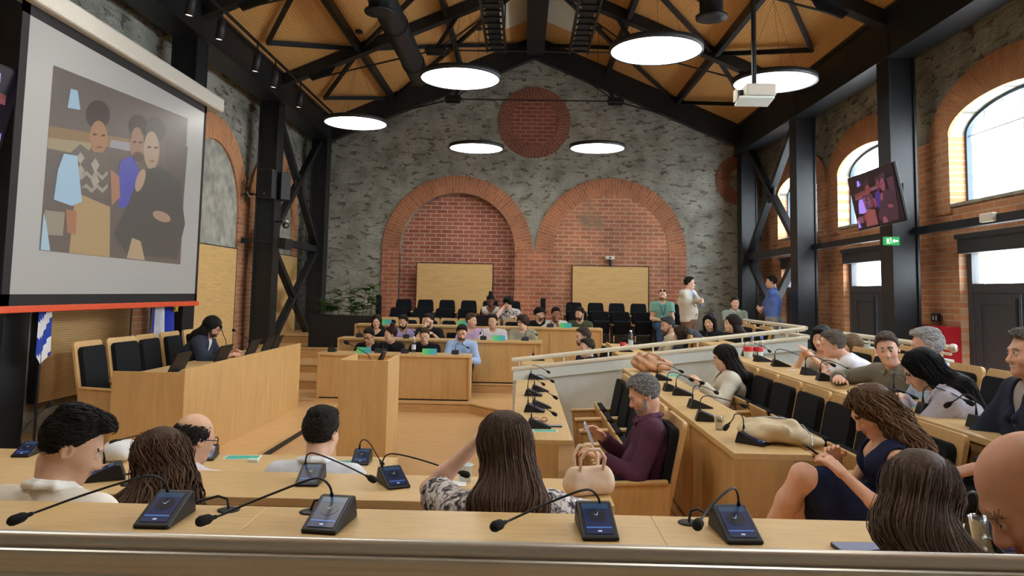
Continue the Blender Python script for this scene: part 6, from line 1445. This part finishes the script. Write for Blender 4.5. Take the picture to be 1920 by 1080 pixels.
# ------------------------------------------------------------------ papers, cups, bags
TEAL = mat('teal_print', (66, 178, 156), .6, 0, .05, 30); PAPER = mat('white_paper', (232, 236, 236), .7, 0, .02, 30)
def leaflet(label, px, py, z, w=.2, d=.09, rz=0, blank=False, group='leaflets'):
    p = PZ(px, py, z); t = thing('leaflet', label, 'paper', (p.x, p.y, z+.0005), rz, group)
    MB().box(-w/2, w/2, -d/2, d/2, 0, .002).build('sheet', PAPER, t)
    if not blank: MB().box(-w/2+.008, w/2-.008, -d/2+.008, d/2-.008, .002, .0026).build('printed_panel', TEAL, t)
leaflet('teal leaflet on the third desk right of the balding man', 455, 858, .74, .2, .1, .1)
leaflet('teal leaflet on the third desk right of the cropped haired man', 645, 868, .74, .14, .1)
leaflet('teal leaflet on the narrow desk near the grey phone', 1022, 808, .74, .18, .09, .0)
leaflet('teal leaflet beside the pink bag', 1262, 705, .90, .2, .12, 1.2)
leaflet('teal leaflet in front of the woman with long black hair', 1722, 762, 1.08, .2, .1, 1.3)
leaflet('teal leaflet in front of the empty chair on the highest desk', 1815, 781, 1.08, .21, .12, 1.3)
leaflet('white sheet beside the hand of the smiling man', 1600, 716, 1.08, .1, .12, .3, True)
leaflet('white napkin on the second desk by the floral blouse', 859, 907, .90, .07, .09, .1, True)
leaflet('white card lying on the highest desk by the clear cup', 1486, 694, 1.08, .1, .06, .2, True)
p = PZ(475, 866, .74); tag(MB().box(-.03, .03, -.013, .013, 0, .018).build('white_box', WHITE, bevel=.003, loc=p), 'tiny white box beside the teal leaflet on the third desk', 'box')
def cup(label, p, r0, r1, h, m, name='cup', water=None):
    t = thing(name, label, 'cup', p); MB().lathe([(.0001, .001), (r0, .001), (r1, h), (r1+.0015, h), (r1+.0015, h+.002), (r1-.001, h+.001), (r0-.001, .004), (.0001, .004)], n=24, cap=False).build('wall', m, t)
    MB().lathe([(r1-.001, h-.002), (r1+.003, h), (r1-.001, h+.002)], n=24, cap=False).build('rim', m, t)
    if water: MB().lathe([(.0001, .005), (r0*.95, .005), (r0+(r1-r0)*water*.93, h*water), (.0001, h*water)], n=24, cap=False).build('water', CUPGL, t)
    return t
p = PZ(1846, 1034, 1.08); cup('clear plastic cup half full on the nearest desk by the bald man', p, .024, .036, .085, CUPGL, 'plastic_cup', .45)
p = PZ(1349, 806, .90); cup('clear water glass on the desk left of the cream bag', p, .026, .033, .085, CUPGL, 'water_glass', .3)
cup('white paper cup standing before the floral blouse', PY(872, 890, 3.40)*1, .026, .034, .07, WHITE, 'paper_cup').location = (PY(872, 885, 3.4).x, 3.40, .90)
CUPR = mat('red_cup_print', (206, 40, 48), .5)
for i, px in enumerate((1403, 1421)):
    t = thing('popcorn_cup', ('left' if i == 0 else 'right')+' red and white tub at the far end of the highest desk', 'tub', (PY(px, 660, 8.2+.02*i).x, 8.2, 1.08), 0, 'red and white tubs')
    MB().lathe([(.042, 0), (.05, .07)], n=24).build('lower_wall', WHITE, t); MB().lathe([(.05, .07), (.056, .11), (.052, .11), (.048, .072)], n=24, cap=False).build('red_band', CUPR, t); MB().lathe([(.058, .108), (.058, .118), (.0001, .12)], n=24).build('lid', CUPR, t)
    b = thing('water_bottle', 'clear water bottle behind the '+('left' if i == 0 else 'right')+' red and white tub', 'bottle', (PY(px+7, 650, 8.36).x, 8.36, 1.08), 0, 'water bottles behind the tubs')
    MB().lathe([(.032, 0), (.033, .12), (.028, .16), (.013, .19), (.013, .2)], n=20).build('body', CUPGL, b); MB().lathe([(.016, .2), (.016, .225), (.0001, .226)], n=16).build('cap', mat('bottle_cap_blue', (90, 130, 210), .4), b); MB().lathe([(.0335, .05), (.0338, .11)], n=20, cap=False).build('label_band', mat('bottle_label', (200, 214, 232), .5), b)
for x, y, z, lb in ((PY(775, 640, 11.2).x, 11.25, .80, 'water bottle on the front far desk beside the man in the black polo'), (1.42, 9.9, 1.02, 'water bottle standing behind the barrier handrail')):
    b = thing('water_bottle', lb, 'bottle', (x, y, z)); MB().lathe([(.032, 0), (.033, .14), (.028, .19), (.013, .22), (.013, .23)], n=20).build('body', CUPGL, b); MB().lathe([(.016, .23), (.016, .25), (.0001, .25)], n=16).build('cap', WHITE, b); MB().lathe([(.0335, .06), (.0338, .13)], n=20, cap=False).build('label_band', mat('bottle_label', (200, 214, 232), .5), b)
t = thing('paper_cup', 'red paper cup behind the barrier beside the bottle', 'cup', (1.3, 9.75, 1.02)); MB().lathe([(.032, 0), (.042, .1), (.038, .1), (.03, .01), (.0001, .01)], n=20).build('wall', CUPR, t); MB().lathe([(.0335, .02), (.038, .06)], n=20, cap=False).build('white_band', WHITE, t)
# tent cards
TC = bpy.data.materials.new('tent_card_print'); TC.use_nodes = True; nt = TC.node_tree; tcn = nd(nt, 'ShaderNodeTexCoord'); sp = nd(nt, 'ShaderNodeSeparateXYZ'); crp = nd(nt, 'ShaderNodeValToRGB')
nt.links.new(tcn.outputs['Generated'], sp.inputs[0]); nt.links.new(sp.outputs[0], crp.inputs[0]); nt.links.new(crp.outputs[0], nt.nodes['Principled BSDF'].inputs['Base Color'])
crp.color_ramp.elements[0].color = lin((70, 168, 214)); crp.color_ramp.elements[1].color = lin((118, 210, 104)); e_ = crp.color_ramp.elements.new(.5); e_.color = lin((62, 190, 150))
def card(label, px, y, z, w=.21, h=.085):
    p = PY(px, 640, y); t = thing('tent_card', label, 'name card', (p.x, y, z), PI, 'green and blue tent cards')
    m = MB(); m.add([(-w/2, .05, 0), (w/2, .05, 0), (w/2, .0, h), (-w/2, .0, h)], [(0, 1, 2, 3)]); m.add([(-w/2, .047, 0), (w/2, .047, 0), (w/2, -.003, h), (-w/2, -.003, h)], [(3, 2, 1, 0)]); m.build('front_face', TC, t)
    MB().add([(-w/2, -.05, 0), (w/2, -.05, 0), (w/2, -.003, h), (-w/2, -.003, h)], [(3, 2, 1, 0)]).build('back_face', PAPER, t)
card('green and blue card before the bowed man in black, front far desk', 683, 11.12, .80); card('green and blue card before the man in the black polo, front far desk', 806, 11.12, .80)
card('green and blue card before the man in the white collarless shirt', 935, 12.14, .955); card('green and blue card before the man in the white t-shirt, rear far desk', 1060, 13.25, 1.13)
card('green and blue card beside the long haired woman, rear far desk', 723, 13.3, 1.13, .18); card('green and blue card behind the mauve hooded top, rear far desk', 866, 13.3, 1.13, .18)
t = thing('laptop', 'black laptop seen from behind on the rear far desk', 'laptop', (PY(910, 600, 13.36).x, 13.36, 1.13)); MB().hexa([(-.17, -.09, .0), (.17, -.09, 0), (.17, -.08, 0), (-.17, -.08, 0)], [(-.17, -.14, .2), (.17, -.14, .2), (.17, -.13, .2), (-.17, -.13, .2)]).build('lid', RUBBER, t, .004); MB().box(-.17, .17, -.08, .12, 0, .015).build('keyboard_base', RUBBER, t, .004)
# bags
CREAMB = mat('cream_leather', (214, 196, 160), .55, 0, .06, 14, .2); TANB = mat('pink_tan_leather', (196, 150, 118), .55, 0, .1, 10, .25)
p = PZ(1452, 832, .90); p = Vector((1.46, 4.42, .90))
t = thing('slouchy_bag', 'cream slouchy leather bag with metal clasp lying on the desk end', 'bag', p)
blob('body', [EL((-.08, .06, .055), (.10, .15, .055), k=.05), EL((.04, -.02, .06), (.12, .13, .058), rotz(.5), k=.05), EL((.12, -.14, .03), (.06, .11, .034), rotz(.5), k=.06), RC((-.1, .12, .09), (.1, -.02, .115), .03, .025, k=.05), RC((-.14, .02, .06), (.02, -.12, .10), .02, .03, k=.04)], .006, [CREAMB], t, post=rough(.004, 32))
MB().tube([(-.09, .10, .12), (-.02, .07, .135), (.06, .01, .14), (.10, -.05, .12)], .008, 8).build('clasp_bar', SILVER, t); m = MB(); m.tube([(.10, .06, .10), (.16, -.02, .11), (.17, -.12, .07), (.14, -.22, .03)], .004, 6); m.build('chain', SILVER, t)
t = thing('handbag', 'small cream handbag with two looped handles at the end of the second desk', 'bag', (.29, 3.22, .90), .35)
t.scale = (.86, .86, .86)
blob('body', [RC((-.085, q, .045), (.085, q, .045), .04, .04, k=.04) for q in (-.02, .02)]+[RC((-.075, 0, .10), (.075, 0, .10), .035, .035, k=.06)], .0055, [mat('cream_pink_leather', (222, 196, 168), .55, 0, .05, 16, .2)], t, post=rough(.0015, 40))
for y in (-.03, .03): MB().tube([(-.06, y, .12), (-.065, y*1.4, .18), (-.03, y*1.8, .225), (.03, y*1.8, .225), (.065, y*1.4, .18), (.06, y, .12)], .009, 8).build('handle', mat('cream_pink_leather', (222, 196, 168), .55, 0, .05, 16, .2), t)
MB().tube([(.09, 0, .12), (.12, .0, .08), (.115, -.01, .03), (.10, -.01, .02)], .008, 8).build('side_strap', mat('cream_pink_leather', (222, 196, 168), .55, 0, .05, 16, .2), t)
p = PZ(1220, 700, .90); t = thing('slouchy_bag', 'pinkish tan leather bag by the white barrier', 'bag', (1.40, 8.32, .90))
blob('body', [EL((-.06, .0, .09), (.13, .12, .09), k=.06), EL((.10, -.02, .07), (.14, .1, .065), k=.06), RC((-.12, 0, .15), (.12, -.03, .12), .035, .025, k=.06)], .008, [TANB], t, post=rough(.011, 44))
MB().tube([(-.08, -.05, .16), (-.02, -.1, .21), (.08, -.1, .18), (.12, -.04, .12)], .011, 8).build('strap', TANB, t)
t = thing('cloth_bag', 'crumpled white cloth bag on the third desk behind the curly hair', 'bag', (PZ(232, 858, .74).x, 4.30, .74))
blob('cloth', [EL((0, 0, .05), (.085, .07, .055), k=.05), EL((.05, .02, .075), (.06, .05, .045), k=.05)], .006, [PAPER], t, post=rough(.005, 34))
t = thing('jacket', 'grey jacket draped over a chair behind the barrier', 'jacket', (2.45, 10.75, .42))
blob('cloth', [RC((-.05, -.26, .78), (-.05, .22, .80), .05, .06, k=.08), RC((.02, -.24, .70), (.02, .2, .55), .06, .07, k=.08), RC((-.1, -.2, .74), (-.12, .1, .60), .05, .05, k=.08)], .01, [cloth((84, 90, 102))], t, post=rough(.006, 26))
# phones and things in hands
GLO = emis('phone_glow', (150, 160, 190), .5)
def phone(label, c, ex, n, w=.07, l=.145, col=None):
    c, ex, n = V(*c), unit(V(*ex)), V(*n); n = unit(n-ex*(n@ex)); ey = np.cross(n, ex)
    t = thing('phone', label, 'phone', tuple(c)); Mx = Matrix((Vector(ex), Vector(ey), Vector(n))).transposed().to_4x4()
    m = MB(); m.T = Mx; m.prism(rrect(l/2, w/2, .012), -.004, .004); m.build('case', col or RUBBER, t, .002)
    m = MB(); m.T = Mx; m.prism(rrect(l/2-.004, w/2-.004, .008), .004, .0046); m.build('screen', GLO, t)
w = PY(1104, 812, 4.84); phone('white phone held by the man in the purple shirt', tuple(w), (-.4, .0, 1), (1, -.2, .4), col=WHITE)
w = wpt(nw, nw['arm'][1][2]); phone('dark phone held by the woman in the navy dress', (w[0]-.10, w[1]-.02, w[2]+.03), (-.8, .05, .55), (.55, 0, .8))
w = wpt(sm_, sm_['arm'][-1][2]); w = PY(1318, 568, 14.35); phone('dark phone raised by the man in the pale blazer', tuple(w), (0, .0, 1), (0, -1, .1), .085, .15)
p = PZ(1618, 1031, 1.08); phone('dark phone lying at the edge of the nearest desk', (p.x, p.y, 1.085), (1, .03, 0), (0, 0, 1), .07, .15, mat('dark_green_case', (30, 44, 46), .5))
p = PZ(1035, 800, .74); phone('black phone lying on the narrow desk above the teal leaflet', (p.x, p.y, .745), (1, .05, 0), (0, 0, 1), .06, .15)
t = thing('folded_glasses', 'brown reading glasses lying on the narrow desk', 'glasses', (PZ(1012, 793, .74).x, PZ(1012, 793, .74).y, .745)); m = MB()
for q in (-1, 1): m.tube([(q*.033+.025*math.cos(a), .0, .02+.018*math.sin(a)) for a in np.linspace(0, 2*PI, 14)], .003, 6, cap=False)
m.build('rims', mat('tortoise', (120, 66, 40), .3), t); m = MB(); m.tube([(-.06, 0, .02), (-.05, .05, .003), (.06, .06, .002)], .003, 6); m.tube([(.06, 0, .02), (.055, .05, .004), (-.05, .07, .003)], .003, 6); m.build('temples', mat('tortoise', (120, 66, 40), .3), t)
# lanyard
m = MB(); gl = gm_['N']; 
for q in (-1, 1): m.tube([tuple(gl+V(q*.06, .02, .0)), tuple(gl+V(q*.055, .095, -.06)), tuple(gl+V(.0, .15, -.27))], .006, 6)
m.build('lanyard', mat('lanyard_blue', (40, 66, 140), .8), gm_['root']); c_ = gl+V(0, .155, -.31); MB().box(c_[0]-.035, c_[0]+.035, c_[1]-.003, c_[1]+.006, c_[2]-.045, c_[2]+.045).build('badge', PAPER, gm_['root'])
